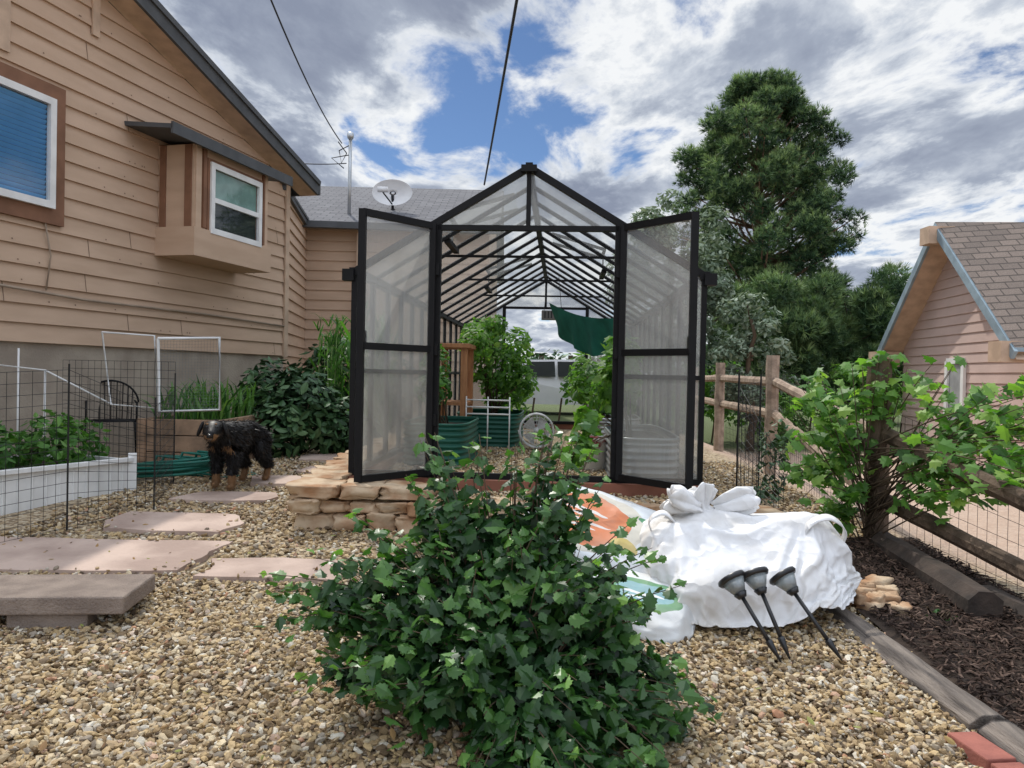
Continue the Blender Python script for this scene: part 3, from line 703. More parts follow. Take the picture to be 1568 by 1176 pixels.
def crown(cx,cy,cz,rx,ry,rz_,n,s0,s1,seed):
    r=random.Random(seed); out=[]
    for _ in range(n):
        d=Vector((r.gauss(0,1),r.gauss(0,1),r.gauss(0,1))).normalized()*(r.uniform(.2,1)**.5)
        k_=1+.25*noise.noise(d*2+Vector((seed,0,0)))
        s=r.uniform(s0,s1); out.append((cx+d.x*rx*k_,cy+d.y*ry*k_,cz+d.z*rz_*k_,s,s,s*.8))
    return out
def btree(name,cx,cy,zb,zc,rx,rz_,ncl,s0,s1,nl,ls,tm,m,seed,tr=.15):
    e=empty(name); c=crown(cx,cy,zc,rx,rx*.9,rz_,ncl,s0,s1,seed); foliage('crown',c,nl,ls,tm,m,e,shade=.7,zg=.15)
    mb=MB(); limb_tree(mb,(cx,cy,zb),(cx,cy,zc+rz_*.6),tr,.03,[q[:3] for q in c[::3]],.04); mb.build('trunk',M_twig,e,True)
btree('olive_tree',3.3,16.5,.3,3.1,1.35,2.15,90,.2,.4,12500,.11,OV,L_silver,3)
btree('olive_tree',4.5,14.5,0,1.7,.65,1.3,36,.18,.3,3600,.10,OV,L_silver,4,.08)
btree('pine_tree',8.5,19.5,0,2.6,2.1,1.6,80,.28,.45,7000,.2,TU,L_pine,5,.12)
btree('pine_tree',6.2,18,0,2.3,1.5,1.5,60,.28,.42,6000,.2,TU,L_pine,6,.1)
btree('shade_tree',12.6,26,0,2.6,2.4,2.0,80,.35,.6,7000,.24,OV,L_dark,7)
bt=empty('distant_tree_line'); c=[]
r=random.Random(9)
for i in range(46):
    X=-24+i*1.5+r.uniform(-.5,.5); Y=38+r.uniform(-3,9)
    if X>14: Yh=r.uniform(3,5.4)
    else: Yh=r.uniform(2.4,3.6)
    c+=crown(X,Y,Yh*.5,1.6,1.6,Yh*.55,12,.6,1.0,i)
foliage('tree_crowns',c,24000,.42,LQ,L_dark,bt,shade=.6,zg=.15)
mb=MB()
for i in range(46): mb.tube([(-24+i*1.5,40,0),(-24+i*1.5,40,2.4)],.14,6)
mb.build('tree_trunks',M_twig,bt)
hd=empty('garden_hedge'); c=[]
for i in range(26):
    if i in(1,2): continue
    c+=crown(-.2+i*.55,15.4+.9*math.sin(i*1.7)+(i*.12),.9+.3*math.sin(i),.5,.5,.7,6,.22,.4,i+60)
foliage('hedge_leaves',c,13000,.12,OV,L_grape,hd)
mb=MB()
for i in range(26): mb.tube([(-.2+i*.55,15.2+i*.12,0),(-.1+i*.55,15.2+i*.12,.9)],.02,5)
mb.build('hedge_stems',M_twig,hd)

# ------------------------------------------------------------------ parked car seen through the greenhouse
car=empty('parked_car',(.9,19.5,.30),rad(6)); mb=MB()
prof=[(-2.2,.35),(-2.25,.75),(-2.0,.92),(-1.2,1.0),(-.55,1.42),(.7,1.45),(1.5,1.05),(2.15,.95),(2.25,.6),(2.2,.35)]
n=len(prof)
def side(y,k): return [(x,y*(k if z>1.02 else 1),z) for x,z in prof]
L_,R_=side(-.88,.78),side(.88,.78)
mb.add(L_+R_,[tuple(range(n)),tuple(range(2*n-1,n-1,-1))]+[(i,(i+1)%n,(i+1)%n+n,i+n) for i in range(n)],0)
for s in(-1,1):
    mb.poly([(-1.05,s*.885,1.02),(-.55,s*.72,1.37),(.05,s*.72,1.39),(.05,s*.885,1.02)],1); mb.poly([(.12,s*.885,1.02),(.12,s*.72,1.39),(.66,s*.72,1.39),(1.3,s*.885,1.03)],1)
    for x in(-1.4,1.4):
        mb.tube([(x,s*.9,.33),(x,s*.68,.33)],.33,20,2); mb.tube([(x,s*.905,.33),(x,s*.9,.33)],.19,14,3)
mb.build('car_body',[mat('white_paint',(.8,.8,.8),.3,(.76,.76,.76),spec=.6),M_dark,M_black,M_galv],car)

# ------------------------------------------------------------------ fence right
fe=empty('split_rail_fence'); mb=MB(); fw=MB()
FP=[(2.78,2.7,.05,1.2),(2.54,5.35,.1,1.51),(2.86,8.5,.1,1.62),(2.96,11.0,.15,1.58),(3.3,14.0,.1,1.55),(3.7,17,.1,1.5)]
def rough(mb,p,q,w,h,mi,seed,n=10):
    p=Vector(p);q=Vector(q);d=(q-p).normalized(); up=Vector((0,0,1)) if abs(d.z)<.9 else Vector((0,1,0)); r_=d.cross(up).normalized();u=r_.cross(d); vs=[];N8=8
    for i in range(n+1):
        c=p.lerp(q,i/n)
        for k in range(N8):
            a=2*math.pi*k/N8+.39; cc,ss=math.cos(a),math.sin(a); qd=1/max(abs(cc),abs(ss))**.7
            f=1+.14*noise.noise(Vector((i*.5+seed,k*.9,seed*2.1)))
            vs.append(c+r_*cc*qd*w/2*f+u*ss*qd*h/2*f)
    fs=[(i*N8+k,i*N8+(k+1)%N8,(i+1)*N8+(k+1)%N8,(i+1)*N8+k) for i in range(n) for k in range(N8)]+[tuple(range(N8)),tuple(n*N8+k for k in range(N8))]
    mb.add(vs,fs,mi)
for i,(x,y,z0_,z1_) in enumerate(FP): rough(mb,(x,y,z0_-.2),(x,y,z1_),.15 if i<2 else .13,.13,1 if i<2 else 0,i)
RZ=[(.52,.24),(1.0,.55),(1.33,.98),(1.36,1.0),(1.34,1.0),(1.3,.95)]
for i in range(5):
    for k_ in range(2):
        a=FP[i];b=FP[i+1]
        rough(mb,(a[0]-.02,a[1]+.03,RZ[i][k_]),(b[0]+.02,b[1]-.03,RZ[i+1][k_]),.08,.10,1 if i==0 else 0,i*2+k_+20,14)
mb.build('posts_and_rails',[M_railw,M_wood],fe,False)
def wire_panel(mb,p,q,zp,zq,dx,dz,r):
    p=Vector((p[0],p[1],0));q=Vector((q[0],q[1],0));L_=(q-p).length; n=max(1,int(L_/dx))
    for i in range(n+1):
        f=i/n; c=p.lerp(q,f); a=zp[0]+(zq[0]-zp[0])*f; b=zp[1]+(zq[1]-zp[1])*f
        mb.tube([(c.x,c.y,a),(c.x,c.y,b)],r,3,0,False)
    m_=int(round((zp[1]-zp[0])/dz))
    for j in range(m_+1):
        f=j/m_; mb.tube([(p.x,p.y,zp[0]+(zp[1]-zp[0])*f),(q.x,q.y,zq[0]+(zq[1]-zq[0])*f)],r,3,0,False)
for i in range(3):
    a=FP[i];b=FP[i+1]; wire_panel(fw,(a[0]+.09,a[1]),(b[0]+.09,b[1]),(a[2]-.02,RZ[i][0]+.15),(b[2]-.02,RZ[i+1][0]+.15),.08,.08,.0016)
fw.build('wire_mesh',M_wire,fe)
mw=MB(); wire_panel(mw,(1.85,6.3),(2.35,7.3),(.25,1.3),(.27,1.33),.07,.07,.002); wire_panel(mw,(1.85,6.3),(1.95,5.5),(.25,1.3),(.25,.75),.07,.07,.002)
for x,y in((1.85,6.3),(2.35,7.3)): mw.tube([(x,y,.2),(x,y,1.4)],.008,6)
mw.build('wire_garden_panel',M_wire,None)
plant('climbing_plant',[(2.35,6.9,.55,.15,.15,.25),(2.5,7.2,.8,.18,.15,.2),(2.2,6.7,.35,.15,.15,.12)],300,.06,OV,L_dark,8,(2.35,6.9,.28),.004)
gvn=empty('grape_vine'); mb=MB(); r=random.Random(77); lp=[];ln_=[]
V=[(2.05,5.45,1.30),(2.30,5.25,1.44),(2.62,5.25,1.50),(2.05,5.4,.95),(2.0,5.5,.7),(2.15,5.35,.42),(2.85,4.9,1.42),(2.95,4.6,1.30),(3.0,4.4,1.10),(2.62,4.6,1.05),(2.70,4.3,.98),(2.20,5.2,1.1),(2.75,4.2,.80),(3.15,4.6,1.25),(2.2,5.3,1.25),(2.1,5.3,.55),(2.85,4.05,.92),(3.1,4.3,1.2),(3.0,4.1,1.05),(2.0,5.35,1.15),(2.9,4.4,1.3),(2.7,3.9,.86)]
for tip in V:
    for q in range(4):
        b=Vector((2.46+r.uniform(-.05,.05),5.28,r.uniform(.2,.9))); t_=Vector(tip)+Vector((r.gauss(0,.09),r.gauss(0,.09),r.gauss(0,.06)))
        m_=b.lerp(t_,.5)+Vector((0,0,.12)); pts=[(b*(1-u)**2+m_*2*u*(1-u)+t_*u*u) for u in [i/8 for i in range(9)]]
        mb.tube(pts,[.006-.0005*i for i in range(9)],5)
        for k_ in range(11):
            u=.40+.63*r.random(); c=b*(1-u)**2+m_*2*u*(1-u)+t_*u*u; lp.append(tuple(c+Vector((r.gauss(0,.05),r.gauss(0,.05),r.gauss(0,.045))))); ln_.append((r.gauss(0,.5),r.gauss(-.35,.45),.65))
lp=np.array(lp); ln_=np.array(ln_); n=len(lp)
scatter('leaves',LOB[0],LOB[1],lp,basis(ln_,rng.random(n)*6.3),.055+.05*rng.random(n),np.clip(.5+.28*rng.normal(size=n),0,1),L_grape,gvn)
mb.build('canes',M_twig,gvn,True)
ya_=np.arange(1.6,5.41,.1)
md=MB(); md.add([(x,y,H(x,y)+.025+.02*noise.noise(Vector((x*6,y*6,0)))) for y in ya_ for x in [1.82+.1*i for i in range(11)]],
 [(j*11+i,j*11+i+1,(j+1)*11+i+1,(j+1)*11+i) for j in range(len(ya_)-1) for i in range(10)])
mu=empty('mulch_bed'); md.build('mulch_soil',M_soil,mu,True)
n=9000; X=1.86+.95*rng.random(n); Y=1.7+3.6*rng.random(n); Zm=np.array([H(a,b) for a,b in zip(X,Y)])+.035+.02*rng.random(n)
chip=([(-1,-.2,0),(1,-.15,0),(1,.2,0),(-1,.15,0),(0,0,.25)],[(0,1,4),(1,2,4),(2,3,4),(3,0,4)])
scatter('mulch_chips',chip[0],chip[1],np.stack([X,Y,Zm],1),basis(rng.normal(size=(n,3))*.35+[0,0,1],rng.random(n)*6.3),.012+.02*rng.random(n),rng.random(n),
 ramp_mat('mulch_chip',[(0,(.015,.009,.007)),(.7,(.055,.032,.022)),(1,(.15,.10,.075))],.9),mu)
plant('weed_plant',[(2.2,3.9,.17,.07,.06,.04)],30,.035,OV,L_tom,3)
te_=empty('landscape_timber_edging'); mb=MB()
rough(mb,(1.72,4.15,.12),(1.80,2.85,.07),.17,.12,0,3,10); rough(mb,(1.80,2.80,.07),(1.86,1.7,.03),.17,.12,0,5,10)
mb.build('edging_timber',M_greytimber,te_,bevel=.004)
dt=empty('landscape_timber_stack'); mb=MB()
rough(mb,(2.52,5.2,.26),(2.42,3.9,.22),.17,.17,0,7,8); rough(mb,(2.66,4.3,.15),(2.72,2.0,.1),.17,.17,0,9,8)
mb.build('dark_timbers',M_darkwood,dt)
bd=empty('brick_edging'); mb=MB()
for i in range(6): mb.box((1.66+.02*i,2.68-.22*i,.06),(.11,.2,.07),0,.12)
mb.build('bricks',mat('red_brick',(.33,.12,.09),.9,(.25,.09,.07),10,bump=.4),bd,bevel=.006)
rk=empty('rock_pile'); mb=MB(); r=random.Random(4)
for i in range(14):
    s=r.uniform(.07,.15); mb.blob((r.uniform(1.84,2.08),r.uniform(3.98,4.35),.17+r.uniform(0,.05)),(s*.6,s*.5,s*.35),.45,14,10,.5,1.5,i+40,Matrix.Rotation(r.uniform(0,3),3,'Z'))
mb.build('rocks',M_stone,rk,True)

# ------------------------------------------------------------------ bags
def bag_mat(name,white=(.74,.74,.74),print_=None):
    m,nt=new_mat(name); L=nt.links.new
    out=N(nt,'ShaderNodeOutputMaterial'); p=N(nt,'ShaderNodeBsdfPrincipled'); p.inputs['Roughness'].default_value=.42 if not print_ else .3
    tc=N(nt,'ShaderNodeTexCoord'); 
    wn=N(nt,'ShaderNodeTexNoise'); wn.inputs['Scale'].default_value=6; L(tc.outputs['Object'],wn.inputs['Vector'])
    mxv=N(nt,'ShaderNodeMix',data_type='VECTOR'); mxv.inputs[0].default_value=.12; L(tc.outputs['Object'],mxv.inputs[4]); L(wn.outputs['Color'],mxv.inputs[5])
    vo=N(nt,'ShaderNodeTexVoronoi'); vo.inputs['Scale'].default_value=14 if not print_ else 7; L(mxv.outputs[1],vo.inputs['Vector'])
    pwn=N(nt,'ShaderNodeMath',operation='POWER'); pwn.inputs[1].default_value=2; L(vo.outputs['Distance'],pwn.inputs[0])
    b=N(nt,'ShaderNodeBump'); b.inputs['Strength'].default_value=.3 if not print_ else .45; b.inputs['Distance'].default_value=.03
    L(pwn.outputs[0],b.inputs['Height'])
    wv=N(nt,'ShaderNodeTexNoise'); wv.inputs['Scale'].default_value=160; L(tc.outputs['Object'],wv.inputs['Vector'])
    b2=N(nt,'ShaderNodeBump'); b2.inputs['Strength'].default_value=.15; b2.inputs['Distance'].default_value=.003; L(wv.outputs['Fac'],b2.inputs['Height']); L(b.outputs[0],b2.inputs['Normal'])
    L(b2.outputs[0],p.inputs['Normal'])
    n3=N(nt,'ShaderNodeTexNoise'); n3.inputs['Scale'].default_value=4; n3.inputs['Detail'].default_value=6; L(tc.outputs['Object'],n3.inputs['Vector'])
    if not print_:
        cr=N(nt,'ShaderNodeValToRGB'); cr.color_ramp.elements[0].color=(white[0]*.80,white[1]*.77,white[2]*.72,1); cr.color_ramp.elements[1].color=(*white,1)
        cr.color_ramp.elements[0].position=.35; cr.color_ramp.elements[1].position=.55
        L(n3.outputs['Fac'],cr.inputs[0]); L(cr.outputs[0],p.inputs['Base Color'])
    else:
        # print with slightly irregular edges; dust on the plastic
        nn=N(nt,'ShaderNodeTexNoise'); nn.inputs['Scale'].default_value=5; nn.inputs['Detail'].default_value=2; L(tc.outputs['Object'],nn.inputs['Vector'])
        ad=N(nt,'ShaderNodeVectorMath',operation='SUBTRACT'); L(nn.outputs['Color'],ad.inputs[0]); ad.inputs[1].default_value=(.5,.5,.5)
        sc_=N(nt,'ShaderNodeVectorMath',operation='SCALE'); L(ad.outputs[0],sc_.inputs[0]); sc_.inputs['Scale'].default_value=.10
        co=N(nt,'ShaderNodeVectorMath',operation='ADD'); L(tc.outputs['Object'],co.inputs[0]); L(sc_.outputs[0],co.inputs[1])
        last=None; base=(*white,1)
        for (c,rad_,col) in print_:
            mp=N(nt,'ShaderNodeMapping'); mp.inputs['Location'].default_value=(-c[0]/rad_[0],-c[1]/rad_[1],0); mp.inputs['Scale'].default_value=(1/rad_[0],1/rad_[1],0)
            L(co.outputs[0],mp.inputs[0]); ln=N(nt,'ShaderNodeVectorMath',operation='LENGTH'); L(mp.outputs[0],ln.inputs[0])
            lt=N(nt,'ShaderNodeMath',operation='LESS_THAN'); lt.inputs[1].default_value=1; L(ln.outputs['Value'],lt.inputs[0])
            mx=N(nt,'ShaderNodeMix',data_type='RGBA'); L(lt.outputs[0],mx.inputs[0])
            if last: L(last,mx.inputs[6])
            else: mx.inputs[6].default_value=base
            mx.inputs[7].default_value=(*col,1); last=mx.outputs[2]
        du=N(nt,'ShaderNodeMapRange'); du.inputs[1].default_value=.45; du.inputs[2].default_value=.75; du.inputs[4].default_value=.45; L(n3.outputs['Fac'],du.inputs[0])
        dm=N(nt,'ShaderNodeMix',data_type='RGBA'); L(du.outputs[0],dm.inputs[0]); L(last,dm.inputs[6]); dm.inputs[7].default_value=(.50,.44,.36,1)
        L(dm.outputs[2],p.inputs['Base Color'])
    L(p.outputs[0],out.inputs[0]); return m
M_bag=bag_mat('woven_bag')
bb=empty('bulk_sand_bag')
# the woven sheet is draped by the cloth solver over sand lumps, then frozen as a mesh
cm=MB()
cm.blob((1.22,4.13,.22),(.48,.35,.24),.7,36,20,.2,1.5,2)
cm.blob((.93,4.22,.37),(.22,.22,.22),.8,26,16,.2,1.5,3)
cm.blob((1.54,4.18,.39),(.22,.23,.22),.8,26,16,.2,1.5,4)
cm.blob((1.07,4.28,.47),(.10,.10,.16),.9,20,12,.1,1.5,5)
gp=[(x,y,.07*(y-2)+.025) for y in (2.8,3.4,4.0,4.6,5.2) for x in (0,.6,1.2,1.8,2.4)]
cm.add(gp,[(j*5+i,j*5+i+1,(j+1)*5+i+1,(j+1)*5+i) for j in range(4) for i in range(4)])
col=cm.build('tmp_col',M_bag,None); col.modifiers.new('c','COLLISION'); col.collision.thickness_outer=.012; col.collision.cloth_friction=25
gx,gy=92,78; vs=[]
for j in range(gy+1):
    for i in range(gx+1):
        u=2*i/gx-1; v=2*j/gy-1
        vs.append((1.23+.70*u*(1-.16*v*v),4.14+.60*v*(1-.16*u*u),.76+.04*noise.noise(Vector((u*3,v*3,0)))+.016*noise.noise(Vector((u*8,v*8,3)))))
sm=MB(); sm.add(vs,[(j*(gx+1)+i,j*(gx+1)+i+1,(j+1)*(gx+1)+i+1,(j+1)*(gx+1)+i) for j in range(gy) for i in range(gx)])
sho=sm.build('tmp_sheet',M_bag,None,True)
cmod=sho.modifiers.new('cl','CLOTH'); cs=cmod.settings
cs.quality=5; cs.mass=.2; cs.tension_stiffness=25; cs.compression_stiffness=25; cs.shear_stiffness=12; cs.bending_stiffness=1.2; cs.air_damping=2; cs.shrink_min=-.15
cmod.collision_settings.distance_min=.008; cmod.collision_settings.collision_quality=2
cmod.collision_settings.use_self_collision=True; cmod.collision_settings.self_distance_min=.007
cmod.point_cache.frame_start=1; cmod.point_cache.frame_end=60
for f_ in range(1,40): scene.frame_set(f_)
dg=bpy.context.evaluated_depsgraph_get(); shm=bpy.data.meshes.new_from_object(sho.evaluated_get(dg)); shm.name='bag_sheet'
bpy.data.objects.remove(sho); bpy.data.objects.remove(col); scene.frame_set(1)
so_=bpy.data.objects.new('bag_body',shm); link(so_,bb); shm.polygons.foreach_set('use_smooth',[True]*len(shm.polygons))
sdm=so_.modifiers.new('s','SOLIDIFY'); sdm.thickness=.004
sbm=so_.modifiers.new('u','SUBSURF'); sbm.levels=1; sbm.render_levels=1
zmax=max(v.co.z for v in shm.vertices if abs(v.co.x-1.07)<.1 and abs(v.co.y-4.28)<.1)
mb=MB()
def gathered(o,axis_,prof,nf,seed,n=96):
    o=Vector(o); ax=Vector(axis_).normalized(); u=ax.cross(Vector((0,1,0))).normalized(); v=ax.cross(u); vs=[]
    for (s,r_) in prof:
        for i in range(n):
            a=2*math.pi*i/n; ph=nf*a+1.8*math.sin(2*a+seed)+1.2*math.sin(3*a-seed)+s*4; fold=1-abs(math.sin(ph/2))
            am=.45+.4*noise.noise(Vector((math.cos(a)*2,math.sin(a)*2,s*6+seed)))
            rr=r_*(1-am*fold+.25*noise.noise(Vector((math.cos(a)*1.3,math.sin(a)*1.3,seed)))); ss=s+.8*r_*noise.noise(Vector((math.cos(a)*1.6+seed,math.sin(a)*1.6,s*3)))
            vs.append(o+ax*ss+(u*math.cos(a)+v*math.sin(a)*.7)*rr)
    m_=len(prof); mb.add(vs,[(j*n+i,j*n+(i+1)%n,(j+1)*n+(i+1)%n,(j+1)*n+i) for j in range(m_-1) for i in range(n)])
zk=zmax-.11
gathered((1.07,4.25,zk),(-.15,-.05,1),[(-.06,.22),(0,.15),(.05,.10),(.09,.06),(.105,.05),(.12,.055),(.15,.08),(.18,.10),(.20,.11),(.21,.10),(.21,.08),(.195,.04),(.185,.01)],7,2.)
gathered((1.03,4.2,zk+.10),(-.9,-.1,.30),[(0,.04),(.03,.045),(.07,.07),(.13,.10),(.18,.085),(.182,.05),(.15,.01)],6,5.)
gathered((1.12,4.25,zk+.10),(.9,-.2,.25),[(0,.04),(.03,.045),(.09,.075),(.17,.10),(.22,.085),(.222,.05),(.18,.01)],6,8.)
mb.build('tied_neck',M_bag,bb,True)
def strap(pts,w=.045):
    m_=MB(); P_=[]
    V_=[Vector(p) for p in pts]
    for i in range(len(V_)-1):
        for t in range(6): 
            a=V_[max(i-1,0)];b=V_[i];c=V_[i+1];d_=V_[min(i+2,len(V_)-1)];u=t/6
            P_.append(.5*((2*b)+(-a+c)*u+(2*a-5*b+4*c-d_)*u*u+(-a+3*b-3*c+d_)*u**3))
    P_.append(V_[-1]); vs=[]
    for i,p in enumerate(P_): vs+=[p+Vector((0,-w/2,-w*.25)),p+Vector((0,w/2,w*.25)),p+Vector((0.004,w/2,w*.25+.006)),p+Vector((0.004,-w/2,-w*.25+.006))]
    n_=len(P_); m_.add(vs,[(i*4+k_,i*4+(k_+1)%4,i*4+4+(k_+1)%4,i*4+4+k_) for i in range(n_-1) for k_ in range(4)])
    m_.build('lifting_strap',M_bag,bb,True)
strap([(1.50,4.0,.50),(1.55,3.98,.61),(1.66,4.0,.64),(1.75,4.02,.56),(1.68,4.04,.40)]); strap([(.80,4.15,.47),(.74,4.1,.58),(.82,4.1,.63),(.92,4.12,.54)],.035)
def pillow(seed):
    def f(p):
        k_=1-.75*smooth(.80,1.0,abs(p.x)); q=p*1.5+Vector((seed,0,0))
        wr=.09*noise.noise(q*2)+.05*noise.noise(q*5)+.05*math.sin(p.y*14+seed)*smooth(.45,.95,abs(p.x))
        return Vector((p.x,p.y*(1+.04*abs(p.x))+.03*noise.noise(q*3),p.z*k_+wr*(.8 if p.z>0 else .2)))
    return f
sb=MB(); sb.blob((0,0,0),(.44,.28,.12),.62,100,60,.05,1.6,3,None,0,pillow(2))
o=sb.build('soil_bag',bag_mat('soil_bag_print',(.68,.72,.74),[((-.04,0),(.29,.215),(.60,.57,.48)),((-.08,.0),(.245,.185),(.60,.19,.07)),((.17,-.12),(.08,.045),(.5,.38,.08)),((-.10,.05),(.13,.016),(.68,.64,.6)),((-.13,.01),(.09,.009),(.68,.64,.6)),((-.08,-.035),(.15,.010),(.68,.64,.6)),((-.12,-.08),(.10,.008),(.68,.64,.6)),((.25,.11),(.07,.025),(.08,.25,.12))]),None,True)
o.location=(.50,4.30,.46); o.rotation_euler=(rad(34),rad(14),rad(-16))
sb=MB(); sb.blob((0,0,0),(.32,.23,.10),.62,90,50,.06,1.6,5,None,0,pillow(7))
o=sb.build('soil_bag',bag_mat('soil_bag_print_green',(.66,.69,.70),[((.05,0),(.2,.13),(.12,.28,.14)),((.05,.01),(.15,.09),(.22,.38,.40)),((.05,.0),(.10,.013),(.7,.7,.7)),((.03,-.04),(.07,.008),(.7,.7,.7))]),None,True)
o.location=(.62,3.84,.20); o.rotation_euler=(rad(20),rad(8),rad(-20))
sb=MB(); sb.blob((.3,4.38,.26),(.45,.3,.13),.62,80,50,.08,1.6,9,None,0,pillow(8)); sb.build('soil_bag',M_bag,None,True)
M_lens=mat('clear_lens',(.30,.33,.33),.1,(.15,.16,.16),12,spec=.8); M_lamp=mat('lamp_black_plastic',(.02,.02,.022),.35,spec=.5)
for h_,e_ in(((1.04,3.58,.42),(1.20,3.36,.12)),((1.15,3.60,.44),(1.25,3.39,.12)),((1.29,3.62,.43),(1.48,3.39,.12))):
    e=empty('solar_path_light'); mb=MB(); a=Vector(h_);b=Vector(e_);d=(b-a).normalized()
    P=lambda s:a+d*s
    mb.tube([P(-.02),P(-.012),P(.0),P(.012)],[.03,.066,.070,.062],20,0); mb.tube([P(.012),P(.075)],[.056,.026],20,1)
    mb.tube([P(.072),P(.095)],[.032,.02],14,0); L_=(b-a).length; mb.tube([P(.09),P(L_-.09)],.0095,8,0); mb.tube([P(L_-.10),P(L_-.085),P(L_)],[.016,.016,.003],8,0)
    mb.build('light_body',[M_lamp,M_lens],e,True)

# ------------------------------------------------------------------ front shrub, arching stems with leaves
sh=empty('leafy_shrub')
E=[(0,3.08,.48,.42,.40,.34),(-.36,3.0,.48,.32,.32,.24),(-.62,2.95,.44,.20,.2,.12),(.26,3.0,.42,.32,.34,.28),(.44,2.85,.24,.24,.26,.16),(.12,2.70,.20,.34,.28,.18),(-.26,2.76,.28,.28,.28,.20),
 (.13,3.1,.78,.15,.2,.13),(-.26,3.12,.74,.18,.2,.12),(-.05,3.1,.70,.18,.2,.12),(-.48,2.8,.26,.22,.2,.12),(.54,2.75,.12,.16,.16,.08),(.1,2.5,.08,.34,.20,.08),(.4,2.55,.10,.2,.2,.08)]
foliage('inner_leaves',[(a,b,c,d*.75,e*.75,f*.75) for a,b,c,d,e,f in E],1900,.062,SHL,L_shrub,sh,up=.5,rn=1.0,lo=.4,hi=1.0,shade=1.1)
mb=MB(); r=random.Random(31); lp=[];ln_=[];lr=[];lsz=[]
wts=[e[3]*e[4]+e[4]*e[5]+e[3]*e[5] for e in E]
def stem(b,tip,lift,nl,t0=.45,rs=.006,sz=1,br=0):
    m_=b.lerp(tip,.5)+Vector((0,0,lift)); f=lambda u:b*(1-u)**2+m_*2*u*(1-u)+tip*u*u
    mb.tube([f(i/6) for i in range(7)],[rs*(1-.13*i) for i in range(7)],5)
    for q in range(nl):
        u=t0+(1.0-t0)*(q+r.random())/nl; c=f(u); d=(f(min(u+.05,1.05))-f(u-.05)).normalized()
        sd_=d.cross(Vector((0,0,1))); sd_=sd_.normalized() if sd_.length>.05 else Vector((1,0,0)); sg=1 if q%2 else -1
        off=sd_*sg*r.uniform(.015,.055)+Vector((0,0,r.uniform(-.015,.02)))
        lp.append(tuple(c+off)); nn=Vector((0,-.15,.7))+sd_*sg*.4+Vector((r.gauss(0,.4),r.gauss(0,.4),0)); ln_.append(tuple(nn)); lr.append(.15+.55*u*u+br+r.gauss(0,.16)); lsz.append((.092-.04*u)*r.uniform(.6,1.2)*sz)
for i in range(290):
    el=r.choices(E,wts)[0]; d=Vector((r.gauss(0,1),r.gauss(0,1)-.25,r.gauss(.3,.8))).normalized()
    tip=Vector(el[:3])+Vector((d.x*el[3],d.y*el[4],d.z*el[5]))*r.choice((.8,.9,1.0,1.1,1.2,1.45)); tip.z=max(tip.z,.07)
    b=Vector((r.uniform(-.18,.18),2.98+r.uniform(-.12,.12),.05)); stem(b,tip,.14,14)
SH=[(.17,3.12,1.10),(.31,3.1,1.04),(.24,3.2,.98),(-.30,3.1,1.10),(-.20,3.15,1.02),(.05,3.1,1.06),(-.94,2.9,.55),(-.76,2.9,.68),(-.42,3.1,.95),(-.85,2.85,.36),(.60,3.0,.64),(.12,3.15,1.16),(-.26,3.0,.98),(.22,3.0,.92),(.36,3.05,.90),(-.36,3.05,1.0),(-.6,3.0,.80),(.48,3.0,.72),(-.12,3.1,1.12),(.66,2.8,.30),(.78,2.75,.16),(-.7,2.7,.25),(.0,3.2,.98),(.28,3.15,1.14),(-.34,3.15,1.14),(-.88,2.9,.50),(.2,3.2,1.12)]
for (tx,ty,tz) in SH:
    for q in range(2):
        b=Vector((tx*.3,3.02,.42)); stem(b,Vector((tx+r.gauss(0,.03),ty,tz+r.gauss(0,.03))),.05,12,.35,.005,.95,.1)
mb.build('branches',M_twig,sh,True)
lp=np.array(lp);ln_=np.array(ln_);n=len(lp)
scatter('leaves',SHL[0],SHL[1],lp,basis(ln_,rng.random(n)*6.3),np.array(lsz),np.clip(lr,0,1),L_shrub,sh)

# ------------------------------------------------------------------ left garden
rb=empty('white_raised_bed'); mb=MB(); a=Vector((-3.23,6.6,0)); u=Vector((-.425,-.905,0)); w=Vector((-.905,.425,0))
def bp(s,t,z): v=a+u*s+w*t; return (v.x,v.y,z)
for s0,s1,t0,t1 in((0,2.6,0,.03),(0,.03,.03,.95),(2.57,2.6,.03,.95),(0,2.6,.95,.98)):
    p=[bp(s0,t0,.2),bp(s1,t0,.2),bp(s1,t1,.2),bp(s0,t1,.2),bp(s0,t0,.56),bp(s1,t0,.56),bp(s1,t1,.56),bp(s0,t1,.56)]
    mb.add(p,[(0,3,2,1),(4,5,6,7),(0,1,5,4),(1,2,6,5),(2,3,7,6),(3,0,4,7)])
for s in np.arange(.1,2.6,.11): mb.beam(bp(s,-.006,.2),bp(s,-.006,.55),.012,.012)
mb.beam(bp(-.02,-.01,.56),bp(2.6,-.01,.56),.05,.035); mb.box(bp(0,0,.4),(.07,.07,.42),0,.4)
mb.build('bed_boards',M_white,rb,bevel=.003)
mb=MB(); mb.poly([bp(.03,.03,.5),bp(2.57,.03,.5),bp(2.57,.95,.5),bp(.03,.95,.5)]); mb.build('soil',M_soil,rb)
c=[]
for i in range(14): q=bp(.15+.17*i,.45+.2*math.sin(i*2.3),.68+.08*math.sin(i*1.3)); c.append((*q,.18,.3,.20))
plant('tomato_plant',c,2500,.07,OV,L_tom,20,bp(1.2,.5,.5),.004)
wf=empty('wire_garden_fence'); mb=MB()
wire_panel(mb,(-3.6,4.1),(-2.98,5.2),(.1,1.25),(.18,1.32),.075,.075,.002); wire_panel(mb,(-2.98,5.2),(-2.70,5.86),(.18,1.32),(.22,1.05),.075,.075,.002)
wire_panel(mb,(-2.70,5.86),(-3.05,7.0),(.22,1.05),(.26,1.15),.075,.075,.002); wire_panel(mb,(-3.05,7.0),(-4.3,7.4),(.25,1.4),(.25,1.4),.075,.075,.002)
